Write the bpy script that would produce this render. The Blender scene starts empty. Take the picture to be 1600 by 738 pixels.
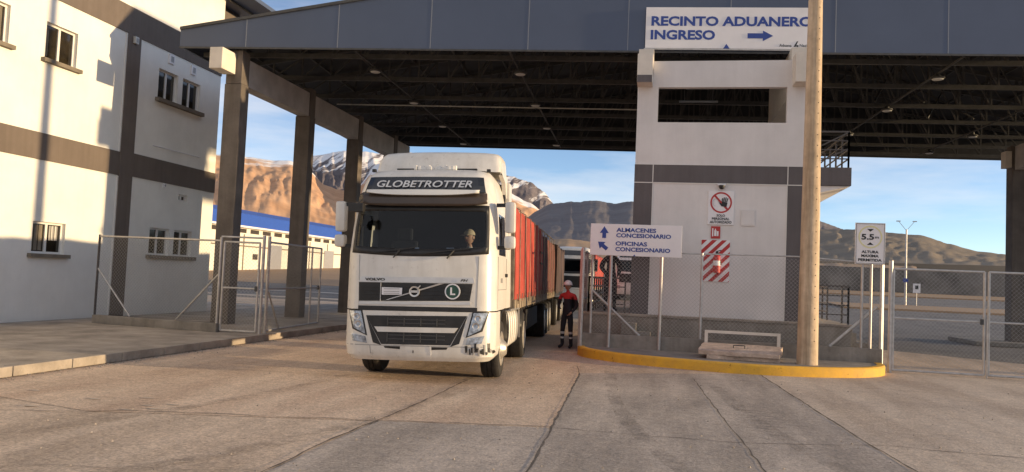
import bpy, bmesh, math, random
from mathutils import Vector, Matrix, noise
random.seed(7)
R = math.radians
sc = bpy.context.scene
COL = sc.collection

# ------------------------------------------------------------------ camera
cam_d = bpy.data.cameras.new('camera'); cam = bpy.data.objects.new('camera', cam_d); COL.objects.link(cam)
yaw, pitch, roll = R(10.9), R(2.98), R(2.46)
f_ = Vector((-math.sin(yaw)*math.cos(pitch), math.cos(yaw)*math.cos(pitch), math.sin(pitch)))
r0 = Vector((math.cos(yaw), math.sin(yaw), 0)); u0 = r0.cross(f_)
r_ = r0*math.cos(roll)+u0*math.sin(roll); u_ = -r0*math.sin(roll)+u0*math.cos(roll)
M = Matrix((r_, u_, -f_)).transposed().to_4x4(); M.translation = Vector((0, 0, 1.75))
cam.matrix_world = M
cam_d.sensor_width = 36; cam_d.lens = 36*1250/1600
cam_d.clip_start = .1; cam_d.clip_end = 30000
sc.camera = cam

# ------------------------------------------------------------------ light
SUN_EL, SUN_AZ = R(5.4), R(1.0)       # azimuth measured from +x towards +y
sd = Vector((math.cos(SUN_EL)*math.cos(SUN_AZ), math.cos(SUN_EL)*math.sin(SUN_AZ), math.sin(SUN_EL)))
sl = bpy.data.lights.new('sun', 'SUN'); so = bpy.data.objects.new('sun', sl); COL.objects.link(so)
sl.energy = 3.3; sl.angle = R(.7); sl.color = (1.0, .73, .41)
so.rotation_euler = sd.to_track_quat('Z', 'Y').to_euler(); so.location = (30, 0, 30)

w = bpy.data.worlds.new('World'); sc.world = w; w.use_nodes = True
nt = w.node_tree; nt.nodes.clear(); N = nt.nodes.new; L = nt.links.new
out = N('ShaderNodeOutputWorld'); bg = N('ShaderNodeBackground'); bg.inputs['Strength'].default_value = .105
sky = N('ShaderNodeTexSky'); sky.sky_type = 'NISHITA'; sky.sun_disc = False
sky.sun_elevation = R(15); sky.sun_rotation = R(90)-SUN_AZ; sky.altitude = 3800
sky.air_density = 1.0; sky.dust_density = .8; sky.ozone_density = 1.3
tc = N('ShaderNodeTexCoord'); mp = N('ShaderNodeMapping'); mp.inputs['Scale'].default_value = (1.6, 1.6, 9)
mp.inputs['Location'].default_value = (3.1, 1.7, .4)
nz = N('ShaderNodeTexNoise'); nz.inputs['Scale'].default_value = 1.6; nz.inputs['Detail'].default_value = 7; nz.inputs['Roughness'].default_value = .55
rp = N('ShaderNodeValToRGB'); rp.color_ramp.elements[0].position = .45; rp.color_ramp.elements[1].position = .66
rp.color_ramp.elements[1].color = (.42, .42, .42, 1)
mx = N('ShaderNodeMix'); mx.data_type = 'RGBA'; mx.inputs['B'].default_value = (6.4, 5.9, 5.4, 1)
L(tc.outputs['Generated'], mp.inputs['Vector']); L(mp.outputs['Vector'], nz.inputs['Vector']); L(nz.outputs['Fac'], rp.inputs['Fac'])
L(sky.outputs['Color'], mx.inputs['A']); L(rp.outputs['Color'], mx.inputs['Factor']); 
# unseen bright layer added to the sky behind the camera to lift ambient light
sxyz = N('ShaderNodeSeparateXYZ'); L(tc.outputs['Generated'], sxyz.inputs[0])
bk = N('ShaderNodeMapRange'); bk.interpolation_type = 'SMOOTHSTEP'; bk.inputs['From Min'].default_value = .05; bk.inputs['From Max'].default_value = -.55; bk.inputs['To Max'].default_value = .9
L(sxyz.outputs['Y'], bk.inputs['Value'])
mx2 = N('ShaderNodeMix'); mx2.data_type = 'RGBA'; mx2.inputs['B'].default_value = (3.75, 3.8, 4.1, 1)
L(bk.outputs['Result'], mx2.inputs['Factor']); L(mx.outputs['Result'], mx2.inputs['A']); L(mx2.outputs['Result'], bg.inputs['Color'])
L(bg.outputs['Background'], out.inputs['Surface'])

vs = sc.view_settings; vs.view_transform = 'Standard'; vs.look = 'None'; vs.gamma = 1; vs.use_curve_mapping = False
vs.exposure = 0.83

# ------------------------------------------------------------------ materials
def mat(name, c, rough=.7, metal=0., var=.12, scale=3., c2=None, bump=0., bscale=30., spec=.5, coord='Object', stretch=None, detail=6, streak=0., splash=0.):
    m = bpy.data.materials.new(name); m.use_nodes = True; t = m.node_tree; n = t.nodes; l = t.links
    b = n['Principled BSDF']; b.inputs['Roughness'].default_value = rough; b.inputs['Metallic'].default_value = metal
    b.inputs['Specular IOR Level'].default_value = spec
    tc = n.new('ShaderNodeTexCoord'); vec = tc.outputs[coord]
    if stretch:
        mp = n.new('ShaderNodeMapping'); mp.inputs['Scale'].default_value = stretch; l.new(vec, mp.inputs['Vector']); vec = mp.outputs['Vector']
    if var > 0 or c2:
        z = n.new('ShaderNodeTexNoise'); z.inputs['Scale'].default_value = scale; z.inputs['Detail'].default_value = detail; z.inputs['Roughness'].default_value = .62
        l.new(vec, z.inputs['Vector'])
        rr = n.new('ShaderNodeValToRGB'); e = rr.color_ramp.elements; e[0].position = .32; e[1].position = .70
        a = c2 if c2 else tuple(x*(1-var*1.6) for x in c)
        bb = c if c2 else tuple(min(1, x*(1+var)) for x in c)
        e[0].color = (*a, 1); e[1].color = (*bb, 1)
        l.new(z.outputs['Fac'], rr.inputs['Fac']); col = rr.outputs['Color']
        def mul(col, sc, p0, p1, dark, scl=1., det=6):
            mp = n.new('ShaderNodeMapping'); mp.inputs['Scale'].default_value = sc; l.new(tc.outputs[coord], mp.inputs['Vector'])
            q = n.new('ShaderNodeTexNoise'); q.inputs['Scale'].default_value = scl; q.inputs['Detail'].default_value = det; q.inputs['Roughness'].default_value = .7; l.new(mp.outputs['Vector'], q.inputs['Vector'])
            k = n.new('ShaderNodeValToRGB'); k.color_ramp.elements[0].position = p0; k.color_ramp.elements[1].position = p1
            k.color_ramp.elements[0].color = (*dark, 1); k.color_ramp.elements[1].color = (1, 1, 1, 1); l.new(q.outputs['Fac'], k.inputs['Fac'])
            x = n.new('ShaderNodeMix'); x.data_type = 'RGBA'; x.blend_type = 'MULTIPLY'; x.inputs['Factor'].default_value = 1
            l.new(col, x.inputs['A']); l.new(k.outputs['Color'], x.inputs['B']); return x.outputs['Result']
        if streak: col = mul(col, (5, 5, .28), .30, .58, (1-streak*1.6, 1-streak*1.75, 1-streak*1.95))      # rain streaks running down
        if splash: col = mul(col, (1, 1, 1), .30, .40, (1-splash*.7, 1-splash*.75, 1-splash*.8), 9, 8)      # chips, spatter and scuffs
        l.new(col, b.inputs['Base Color'])
    else:
        b.inputs['Base Color'].default_value = (*c, 1)
    if bump > 0:
        z2 = n.new('ShaderNodeTexNoise'); z2.inputs['Scale'].default_value = bscale; z2.inputs['Detail'].default_value = 5
        l.new(vec, z2.inputs['Vector'])
        bp = n.new('ShaderNodeBump'); bp.inputs['Strength'].default_value = bump; bp.inputs['Distance'].default_value = .02
        l.new(z2.outputs['Fac'], bp.inputs['Height']); l.new(bp.outputs['Normal'], b.inputs['Normal'])
    return m

m_wall = mat('white_render', (.82, .80, .74), .85, var=.05, scale=.8, bump=.15, bscale=25, streak=.015, splash=.05)
m_band = mat('taupe_paint', (.155, .125, .105), .85, var=.08, scale=1, bump=.15, streak=.08)
m_towerwall = mat('gatehouse_render', (.70, .67, .655), .85, var=.07, scale=.7, bump=.15, bscale=25, streak=.025, splash=.06)
m_towerband = mat('gatehouse_grey_paint', (.125, .112, .115), .85, var=.08, scale=1.2, bump=.15, streak=.08)
m_sill = mat('sill_concrete', (.20, .17, .13), .9, var=.15)
m_fascia = mat('slate_blue_panel', (.075, .098, .155), .42, var=.05, scale=.5, spec=.4)
m_seam = mat('panel_seam', (.19, .21, .25), .6, var=0)
m_steel = mat('dark_steel', (.062, .062, .062), .6, var=.2, scale=4)
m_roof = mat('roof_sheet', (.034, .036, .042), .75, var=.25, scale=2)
m_colm = mat('brown_grey_column_paint', (.15, .128, .112), .85, var=.18, scale=1.5, bump=.3, bscale=14, streak=.14)
m_beam = mat('beam_concrete', (.46, .43, .41), .85, var=.14, scale=1.5, bump=.25, bscale=14)
m_beamend = mat('beam_end_white', (.70, .64, .56), .85, var=.06)
m_conc = mat('concrete', (.27, .245, .215), .9, var=.2, scale=2.2, bump=.5, bscale=18, streak=.12)
m_slab = mat('slab_concrete', (.36, .31, .26), .9, var=.25, scale=1.4, bump=.6, bscale=22)
m_galv = mat('galvanised_steel', (.52, .50, .48), .45, .55, var=.12, scale=8)
m_wire = mat('wire', (.42, .41, .39), .5, .4, var=0)
m_white = mat('sign_white', (.78, .76, .77), .5, var=.03, scale=2)
m_blue = mat('sign_blue', (.025, .06, .28), .5, var=0)
m_black = mat('black_paint', (.015, .015, .016), .5, var=0)
m_red = mat('sign_red', (.45, .03, .03), .5, var=0)
m_yellow = mat('yellow_kerb_paint', (.78, .43, .03), .7, var=.12, scale=4, c2=(.60, .33, .05), bump=.3, splash=.9)
m_pole = mat('pole_concrete', (.62, .47, .32), .85, var=.14, scale=3, bump=.5, bscale=14, streak=.3)
m_winframe = mat('window_frame_white', (.72, .70, .66), .5, var=0)
m_glass = mat('window_glass_dark', (.035, .028, .018), .08, var=.5, scale=1.2, spec=.8)
m_darkrec = mat('dark_recess', (.05, .04, .035), .8, var=.2)
m_blueroof = mat('blue_roof_sheet', (.025, .09, .42), .5, var=.05)
m_cream = mat('warehouse_cream', (.74, .70, .60), .8, var=.06, scale=.2)
m_cab = mat('cab_paint', (.70, .67, .62), .30, var=.06, scale=2.5, spec=.6, streak=.07, splash=.35)
m_cabgrey = mat('cab_trim_grey', (.30, .29, .28), .4, var=.05)
m_chrome = mat('silver_trim', (.62, .60, .58), .3, .6, var=.06)
m_plastic = mat('black_plastic', (.018, .017, .017), .5, var=.3, scale=6)
m_slat = mat('grille_slat_grey', (.05, .05, .05), .5, var=0)
m_visor = mat('smoked_visor', (.055, .038, .028), .25, var=.1)
m_signpanel = mat('roof_sign_panel', (.02, .022, .028), .15, var=.1, spec=.7)
m_tyre = mat('tyre_rubber', (.025, .022, .02), .85, var=.3, scale=8, bump=.4)
m_rim = mat('rim_steel', (.50, .46, .40), .4, .5, var=.25, scale=6)
m_tarp = mat('red_tarp', (.40, .055, .036), .75, splash=.5, var=.22, scale=1.3, bump=.5, bscale=5)
m_tarp2 = mat('shaded_red_tarp', (.13, .042, .032), .8, var=.3, scale=1.0, bump=.6, bscale=4)  # gatehouse shadow on the red tarp, put into a darker colour
m_tarp3 = mat('dark_tarp', (.075, .045, .038), .8, var=.35, scale=1.0, bump=.6, bscale=4)
m_tarpo = mat('orange_tarp', (.62, .30, .14), .8, var=.15, scale=.6, bump=.4, bscale=4)
m_trfloor = mat('trailer_rail', (.30, .24, .17), .7, var=.3, scale=5)
m_under = mat('chassis_black', (.02, .018, .017), .8, var=.3)
m_green = mat('dark_green', (.02, .07, .05), .5, var=0)
m_lens = mat('headlight_lens', (.42, .46, .52), .08, .35, var=.45, scale=14, spec=.9)
m_skin = mat('skin', (.42, .23, .15), .6, var=.08)
m_hair = mat('hair', (.05, .03, .02), .8, var=.2)
m_hat = mat('hard_hat', (.78, .72, .70), .3, var=.04)
m_redcloth = mat('red_vest', (.50, .035, .035), .8, var=.15)
m_navy = mat('dark_clothes', (.02, .02, .026), .9, var=.2)
m_refl = mat('reflective_band', (.65, .66, .68), .4, .3, var=0)
m_white_cloth = mat('grey_shirt', (.70, .67, .62), .9, var=.2, scale=10)
m_cap = mat('beige_cap', (.52, .42, .28), .8, var=.1)
m_seat = mat('seat_fabric', (.010, .012, .018), .9, var=.2)
m_lamp = mat('lamp_body', (.55, .55, .52), .4, var=.05)
m_joint = mat('joint_filler', (.13, .11, .095), .95, var=.3, scale=5)
m_dwall = mat('retaining_wall', (.17, .155, .14), .95, var=.3, scale=.35, bump=.6, bscale=2)
m_lattice = mat('railing_steel', (.07, .06, .055), .5, var=.15)
m_hatch = mat('rough_concrete', (.56, .43, .34), .95, var=.2, scale=5, bump=.8, bscale=20)
m_pale = mat('pale_marking', (.52, .44, .36), .9, var=.2, scale=.8)  # own pale tone of the ground strips and chips
m_gravel = mat('gravel', (.16, .14, .12), 1, var=.4, scale=30)

def glass_mat(name, tint, rough=.03):
    m = bpy.data.materials.new(name); m.use_nodes = True; t = m.node_tree; n = t.nodes; l = t.links
    n.remove(n['Principled BSDF']); o = n['Material Output']
    tr = n.new('ShaderNodeBsdfTransparent'); tr.inputs['Color'].default_value = (*tint, 1)
    gl = n.new('ShaderNodeBsdfGlossy'); gl.inputs['Roughness'].default_value = rough
    fr = n.new('ShaderNodeFresnel'); fr.inputs['IOR'].default_value = 1.45
    ms = n.new('ShaderNodeMixShader'); l.new(fr.outputs[0], ms.inputs[0]); l.new(tr.outputs[0], ms.inputs[1]); l.new(gl.outputs[0], ms.inputs[2])
    l.new(ms.outputs[0], o.inputs['Surface']); return m
m_sideglass = glass_mat('side_glass', (.9, .92, .92))
m_windscreen = glass_mat('windscreen_glass', (.50, .58, .66))

def ground_mat(name, c, c2, stain, big=.35, fine=60, bump=.9, strg=.9):
    """worn concrete or asphalt: broad mottling, darker oil streaks along the driving direction, fine aggregate"""
    m = bpy.data.materials.new(name); m.use_nodes = True; t = m.node_tree; n = t.nodes; l = t.links
    b = n['Principled BSDF']; b.inputs['Roughness'].default_value = .85; b.inputs['Specular IOR Level'].default_value = .35
    tc = n.new('ShaderNodeTexCoord')
    def no(scale, detail, stretch=None, rough=.6):
        v = tc.outputs['Object']
        if stretch:
            mp = n.new('ShaderNodeMapping'); mp.inputs['Scale'].default_value = stretch; l.new(v, mp.inputs['Vector']); v = mp.outputs['Vector']
        z = n.new('ShaderNodeTexNoise'); z.inputs['Scale'].default_value = scale; z.inputs['Detail'].default_value = detail; z.inputs['Roughness'].default_value = rough
        l.new(v, z.inputs['Vector']); return z.outputs['Fac']
    def ramp(f, p0, p1, a, bb):
        r = n.new('ShaderNodeValToRGB'); r.color_ramp.elements[0].position = p0; r.color_ramp.elements[1].position = p1
        r.color_ramp.elements[0].color = (*a, 1); r.color_ramp.elements[1].color = (*bb, 1); l.new(f, r.inputs['Fac']); return r.outputs['Color']
    def mul(a, bb, fac=1.):
        x = n.new('ShaderNodeMix'); x.data_type = 'RGBA'; x.blend_type = 'MULTIPLY'; x.inputs['Factor'].default_value = fac
        l.new(a, x.inputs['A']); l.new(bb, x.inputs['B']); return x.outputs['Result']
    base = ramp(no(big, 7), .33, .62, c2, c)
    st = ramp(no(.9, 5, (1.6, .22, 1)), .38, .62, stain, (1, 1, 1))
    g = ramp(no(fine*.45, 5, rough=.85), .36, .64, (.58, .58, .58), (1.5, 1.46, 1.42))
    sp = ramp(no(7, 6, rough=.75), .34, .6, (.8, .8, .8), (1.15, 1.13, 1.1))
    l.new(mul(mul(mul(base, st, .8), g, .8), sp, .8), b.inputs['Base Color'])
    bp = n.new('ShaderNodeBump'); bp.inputs['Strength'].default_value = strg; bp.inputs['Distance'].default_value = .01
    l.new(no(fine*.6, 5, rough=.7), bp.inputs['Height'])
    bp2 = n.new('ShaderNodeBump'); bp2.inputs['Strength'].default_value = strg*.7; bp2.inputs['Distance'].default_value = .03
    l.new(no(3.5, 5), bp2.inputs['Height']); l.new(bp.outputs['Normal'], bp2.inputs['Normal'])
    l.new(bp2.outputs['Normal'], b.inputs['Normal'])
    return m
m_g_left = ground_mat('dusty_concrete', (.59, .475, .375), (.46, .375, .30), (.7, .68, .66))
m_g_mid = ground_mat('reddish_concrete', (.62, .49, .38), (.49, .39, .305), (.75, .7, .68))
m_g_dark = ground_mat('grey_shaded_concrete', (.50, .435, .38), (.37, .325, .29), (.6, .6, .6))  # grey slab tone plus foreground shadow put into the colour
m_g_right = ground_mat('pale_concrete', (.58, .49, .40), (.44, .37, .31), (.75, .72, .7))
m_asph = ground_mat('lot_asphalt', (.22, .20, .18), (.15, .138, .128), (.8, .8, .8), fine=25)
m_dirt = mat('tan_dirt', (.42, .27, .15), .95, var=.25, scale=.02, c2=(.30, .19, .11), bump=.4, bscale=2, coord='Object')

# ------------------------------------------------------------------ mesh helpers
class MB:
    def __init__(s): s.v = []; s.f = []; s.mi = []
    def add(s, vs, fs, mi=0):
        o = len(s.v); s.v += [tuple(p) for p in vs]; s.f += [tuple(i+o for i in q) for q in fs]; s.mi += [mi]*len(fs); return s
    def box(s, a, b, mi=0):
        (x0, y0, z0), (x1, y1, z1) = a, b
        x0, x1 = min(x0, x1), max(x0, x1); y0, y1 = min(y0, y1), max(y0, y1); z0, z1 = min(z0, z1), max(z0, z1)
        return s.add([(x0, y0, z0), (x1, y0, z0), (x1, y1, z0), (x0, y1, z0), (x0, y0, z1), (x1, y0, z1), (x1, y1, z1), (x0, y1, z1)],
              [(0, 3, 2, 1), (4, 5, 6, 7), (0, 1, 5, 4), (1, 2, 6, 5), (2, 3, 7, 6), (3, 0, 4, 7)], mi)
    def prism(s, pts, lo, hi, axis='z', mi=0):
        """polygon pts (2D) extruded along axis"""
        n = len(pts)
        def P(p, h):
            return {'z': (p[0], p[1], h), 'y': (p[0], h, p[1]), 'x': (h, p[0], p[1])}[axis]
        vs = [P(p, lo) for p in pts]+[P(p, hi) for p in pts]
        fs = [tuple(range(n))[::-1], tuple(range(n, 2*n))]+[(i, (i+1) % n, n+(i+1) % n, n+i) for i in range(n)]
        return s.add(vs, fs, mi)
    def bar(s, a, b, w, h=None, n=4, up=(0, 0, 1), mi=0):
        """box or round bar from a to b; n sides"""
        a = Vector(a); b = Vector(b); d = (b-a)
        if d.length < 1e-6: return s
        d.normalize(); up = Vector(up)
        if abs(d.dot(up)) > .98: up = Vector((1, 0, 0)) if abs(d.x) < .9 else Vector((0, 1, 0))
        x = d.cross(up).normalized(); y = x.cross(d).normalized()
        if n == 4 and h is not None:
            o = [(-w/2, -h/2), (w/2, -h/2), (w/2, h/2), (-w/2, h/2)]
        else:
            o = [(w/2*math.cos(2*math.pi*(i+.5)/n), w/2*math.sin(2*math.pi*(i+.5)/n)) for i in range(n)]
        n = len(o)
        vs = [a+x*p+y*q for p, q in o]+[b+x*p+y*q for p, q in o]
        fs = [tuple(range(n)), tuple(range(n, 2*n))[::-1]]+[(i, n+i, n+(i+1) % n, (i+1) % n) for i in range(n)]
        return s.add(vs, fs, mi)
    def lathe(s, prof, c=(0, 0, 0), axis='z', n=24, mi=0, cap=True):
        vs = []; fs = []
        for r, h in prof:
            for i in range(n):
                a = 2*math.pi*i/n; p, q = r*math.cos(a), r*math.sin(a)
                vs.append({'z': (c[0]+p, c[1]+q, c[2]+h), 'x': (c[0]+h, c[1]+p, c[2]+q), 'y': (c[0]+p, c[1]+h, c[2]+q)}[axis])
        for k in range(len(prof)-1):
            for i in range(n):
                fs.append((k*n+i, k*n+(i+1) % n, (k+1)*n+(i+1) % n, (k+1)*n+i))
        if cap:
            fs.append(tuple(range(n))[::-1]); fs.append(tuple((len(prof)-1)*n+i for i in range(n)))
        return s.add(vs, fs, mi)
    def grid(s, P, mi=0, skip=None):
        """P[i][j] points"""
        a = len(P); b = len(P[0]); vs = [p for row in P for p in row]; fs = []
        for i in range(a-1):
            for j in range(b-1):
                if skip and skip(i, j): continue
                fs.append((i*b+j, i*b+j+1, (i+1)*b+j+1, (i+1)*b+j))
        return s.add(vs, fs, mi)
    def build(s, name, mats, parent=None, smooth=False, loc=None, bevel=0, solid=0):
        me = bpy.data.meshes.new(name); me.from_pydata(s.v, [], s.f)
        if not isinstance(mats, (list, tuple)): mats = [mats]
        for m in mats: me.materials.append(m)
        for p, k in zip(me.polygons, s.mi): p.material_index = k
        bm = bmesh.new(); bm.from_mesh(me)
        if smooth or solid or bevel: bmesh.ops.remove_doubles(bm, verts=bm.verts, dist=1e-4)
        bmesh.ops.recalc_face_normals(bm, faces=bm.faces)
        if bevel:
            ed = [e for e in bm.edges if len(e.link_faces) == 2 and e.calc_face_angle(0) > .6]
            bmesh.ops.bevel(bm, geom=ed, offset=bevel, segments=2, affect='EDGES', profile=.6)
        bm.to_mesh(me); bm.free()
        if smooth:
            for p in me.polygons: p.use_smooth = True
            me.set_sharp_from_angle(angle=R(38))
        o = bpy.data.objects.new(name, me); COL.objects.link(o)
        if parent: o.parent = parent
        if loc: o.location = loc
        if solid:
            md = o.modifiers.new('solid', 'SOLIDIFY'); md.thickness = solid; md.offset = -1
        return o
def tag(o, label=None, cat=None, group=None, kind=None):
    if label: o['label'] = label
    if cat: o['category'] = cat
    if group: o['group'] = group
    if kind: o['kind'] = kind
    return o
def thing(name, label, cat, loc=(0, 0, 0), rz=0, group=None):
    o = bpy.data.objects.new(name, None); COL.objects.link(o); o.location = loc; o.rotation_euler = (0, 0, rz); o.empty_display_size = .2
    return tag(o, label, cat, group)
def kids(o): return [c for c in bpy.data.objects if c.parent == o]
def copy_tree(o, parent=None):
    c = o.copy(); COL.objects.link(c); c.parent = parent
    for ch in kids(o): copy_tree(ch, c)
    return c
def text(s, name, m, parent, origin, width, height, xdir=(1, 0, 0), zdir=(0, 0, 1), bold=.02, thick=.006, shear=0):
    """lettering whose lower-left corner is origin, fitted to width x height, lying in plane xdir/zdir, raised a little"""
    cu = bpy.data.curves.new(name, 'FONT'); cu.body = s; cu.size = 1; cu.offset = bold; cu.extrude = .01; cu.shear = shear; cu.resolution_u = 3
    t = bpy.data.objects.new(name, cu); COL.objects.link(t); bpy.context.view_layer.update()
    me = bpy.data.meshes.new_from_object(t.evaluated_get(bpy.context.evaluated_depsgraph_get()))
    bpy.data.objects.remove(t); bpy.data.curves.remove(cu)
    xs = [v.co.x for v in me.vertices]; ys = [v.co.y for v in me.vertices]
    x0, x1, y0, y1 = min(xs), max(xs), min(ys), max(ys)
    X = Vector(xdir).normalized(); Z = Vector(zdir).normalized(); Y = X.cross(Z); O = Vector(origin)
    for v in me.vertices:
        c = v.co; v.co = O+X*((c.x-x0)/(x1-x0)*width)+Z*((c.y-y0)/(y1-y0)*height)+Y*(-c.z/.01*thick/2)
    me.materials.clear(); me.materials.append(m)
    o = bpy.data.objects.new(name, me); COL.objects.link(o); o.parent = parent
    return o
def cut_wall(mb, u0, u1, v0, v1, holes, P, thick, mi=0):
    """wall rectangle in (u,v) with rectangular holes; P(u,v,d) -> point, d = depth into the wall"""
    us = sorted({u0, u1, *[h[0] for h in holes], *[h[1] for h in holes]}); vv = sorted({v0, v1, *[h[2] for h in holes], *[h[3] for h in holes]})
    inside = lambda a, b: any(h[0] < a < h[1] and h[2] < b < h[3] for h in holes)
    for i in range(len(us)-1):
        for j in range(len(vv)-1):
            if inside((us[i]+us[i+1])/2, (vv[j]+vv[j+1])/2): continue
            a, b, c, d = us[i], us[i+1], vv[j], vv[j+1]
            mb.add([P(a, c, 0), P(b, c, 0), P(b, d, 0), P(a, d, 0)], [(0, 1, 2, 3)], mi)
            mb.add([P(a, c, thick), P(b, c, thick), P(b, d, thick), P(a, d, thick)], [(3, 2, 1, 0)], mi)
    for h in list(holes)+[(u0, u1, v0, v1)]:
        a, b, c, d = h
        for (p, q), (r, s) in (((a, c), (b, c)), ((b, c), (b, d)), ((b, d), (a, d)), ((a, d), (a, c))):
            mb.add([P(p, q, 0), P(r, s, 0), P(r, s, thick), P(p, q, thick)], [(0, 1, 2, 3)], mi)

# ================================================================== SETTING
def gz(y): return 0 if y < 42 else ((y-42)*.028 if y < 125 else 2.324+(y-125)*.034)
def terrain():
    mb = MB()
    ys = [-400, -60, -20, 0, 20, 36, 42, 50, 60, 75, 90, 107.9, 125, 160, 220, 320, 500, 800, 1200, 2000, 3500, 7000]
    xs = [-6000, -3000, -1500, -700, -350, -180, -90, -60, -40, -25, -12, 0, 12, 25, 40, 70, 120, 250, 500, 1000, 2000, 4000, 7000]
    P = [[(x, y, gz(y)-.02 + (noise.noise(Vector((x*.004, y*.004, 0)))*.012*max(0, y-150) if y > 150 else 0)) for x in xs] for y in ys]
    mb.grid(P); return mb
tag(terrain().build('ground', m_dirt), kind='structure')
# asphalt lot behind the canopy and to the right
mb = MB()
P = [[(x, y, gz(y)-.012) for x in (-46, -20, 0, 20, 45, 80)] for y in (13.0, 42, 60, 80, 95)]
mb.grid(P); tag(mb.build('parking_lot', m_asph), kind='structure')
# concrete lanes: sheets a few millimetres apart
def sheet(name, pts, z, m):
    mb = MB(); mb.add([(x, y, z) for x, y in pts], [tuple(range(len(pts)))]); return tag(mb.build(name, m), kind='structure')
sheet('road', [(-40, -20), (40, -20), (40, 15), (14, 20.2), (-9.2, 42), (-40, 42)], -.008, m_g_left)
sheet('road_lane', [(-3.25, 9.1), (-1.25, 9.5), (-1.5, 15.1), (-1.9, 19), (-2.0, 33), (-9.2, 33), (-9.2, 9.0), (-6.5, 8.3)], -.004, m_g_mid)
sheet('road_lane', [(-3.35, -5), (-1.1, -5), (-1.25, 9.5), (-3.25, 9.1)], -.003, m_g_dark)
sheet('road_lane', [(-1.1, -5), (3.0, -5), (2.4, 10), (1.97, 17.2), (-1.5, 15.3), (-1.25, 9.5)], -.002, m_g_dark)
sheet('road_lane', [(3.0, -5), (30, -5), (30, 19.15), (4.9, 19.15), (1.97, 17.2), (2.4, 10)], -.001, m_g_right)
def joint(pts, wdt=.02, z=.003, jit=.012):
    mb = MB(); line = []
    for (a, b) in zip(pts[:-1], pts[1:]):
        a = Vector((*a, 0)); b = Vector((*b, 0)); k = max(2, int((b-a).length/.18))
        for i in range(k): line.append(a.lerp(b, i/k))
    line.append(Vector((*pts[-1], 0)))
    rows = []
    for i, p in enumerate(line):
        d = (line[min(i+1, len(line)-1)]-line[max(i-1, 0)]).normalized(); nrm = Vector((-d.y, d.x, 0))
        o = nrm*random.uniform(-jit, jit); ww = wdt*random.uniform(.2, 1.1)/2
        rows.append([tuple(p+o-nrm*ww+Vector((0, 0, z))), tuple(p+o+nrm*ww+Vector((0, 0, z)))])
    mb.grid(rows); return tag(mb.build('road_joint', m_joint), kind='structure')
joint([(-3.25, 2), (-3.34, 7.78), (-3.29, 9.05), (-3.22, 10.42), (-3.2, 14)], .028)
joint([(-8.9, 7.6), (-7.39, 7.98), (-6.53, 8.24), (-6.15, 8.52), (-3.27, 9.1), (-1.28, 9.56)], .022, jit=.03)
joint([(-1.1, 2), (-1.16, 7.25), (-1.2, 8.33), (-1.26, 9.52), (-1.51, 15.08), (-1.7, 16.5)], .032)
joint([(.58, 15.76), (.79, 11.88), (.93, 9.57), (1.01, 8.08), (1.1, 3)], .022)
joint([(1.97, 17.01), (2.25, 12.28), (2.37, 10.18), (2.53, 8.66), (2.8, 3)], .03)
joint([(-1.26, 9.52), (-.22, 9.47), (.85, 9.46), (1.79, 9.74), (2.53, 9.98), (3.97, 9.89), (7, 10.1)], .02, jit=.03)
joint([(-1.5, 14.9), (.6, 15.5), (2.1, 15.9), (5, 15.8)], .014, jit=.02)
joint([(-7.8, 5.2), (-5, 6.0), (-3.3, 6.5)], .012, jit=.05)
joint([(-9.0, 12.2), (-6.5, 12.6), (-3.2, 12.8)], .012, jit=.02)
for k in range(14):     # scrape marks on the slab
    y = 9.9+k*.21; x = 1.05+.3*(k % 3)*.4+random.uniform(-.1, .1)
    joint([(x, y), (x+random.uniform(.3, .75), y-random.uniform(0, .08))], .012, .004, .006)
for k in range(10):      # pale chips along the crack at left
    x = random.uniform(-8.5, -5.5); y = random.uniform(7.6, 9.4)
    mb = MB(); mb.add([(x+.1*math.cos(a)*random.uniform(.5, 1.6), y+.035*math.sin(a)*random.uniform(.5, 1.3), .002) for a in [i*.7 for i in range(9)]], [tuple(range(9))])
    tag(mb.build('road_patch', m_pale), kind='structure')
# rubber left by tyres turning in
def tyre_mark(pts, wd=.22):
    mb = MB(); line = smooth_pts(pts); rows = []
    for i, p in enumerate(line):
        a = Vector(line[max(i-1, 0)]); b = Vector(line[min(i+1, len(line)-1)]); d = (b-a).normalized(); q = wd*random.uniform(.38, .52)
        rows.append([(p[0]+d.y*q, p[1]-d.x*q, .0015), (p[0]-d.y*q, p[1]+d.x*q, .0015)])
    mb.grid(rows); return tag(mb.build('tyre_mark', m_rubber), kind='structure')
def smooth_pts(p, k=4):
    for _ in range(k):
        q = [p[0]]
        for a, b in zip(p[:-1], p[1:]): q += [(a[0]*.75+b[0]*.25, a[1]*.75+b[1]*.25), (a[0]*.25+b[0]*.75, a[1]*.25+b[1]*.75)]
        p = q+[p[-1]]
    return p
m_rubber = bpy.data.materials.new('rubber_trace'); m_rubber.use_nodes = True
_n = m_rubber.node_tree.nodes; _l = m_rubber.node_tree.links; _b = _n['Principled BSDF']; _b.inputs['Base Color'].default_value = (.07, .06, .055, 1); _b.inputs['Roughness'].default_value = .8
_t = _n.new('ShaderNodeTexCoord'); _z = _n.new('ShaderNodeTexNoise'); _z.inputs['Scale'].default_value = 2.2; _z.inputs['Detail'].default_value = 8; _z.inputs['Roughness'].default_value = .75
_r = _n.new('ShaderNodeMapRange'); _r.inputs['From Min'].default_value = .42; _r.inputs['From Max'].default_value = .75; _r.inputs['To Max'].default_value = .36
_l.new(_t.outputs['Object'], _z.inputs['Vector']); _l.new(_z.outputs['Fac'], _r.inputs['Value']); _l.new(_r.outputs['Result'], _b.inputs['Alpha'])
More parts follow.
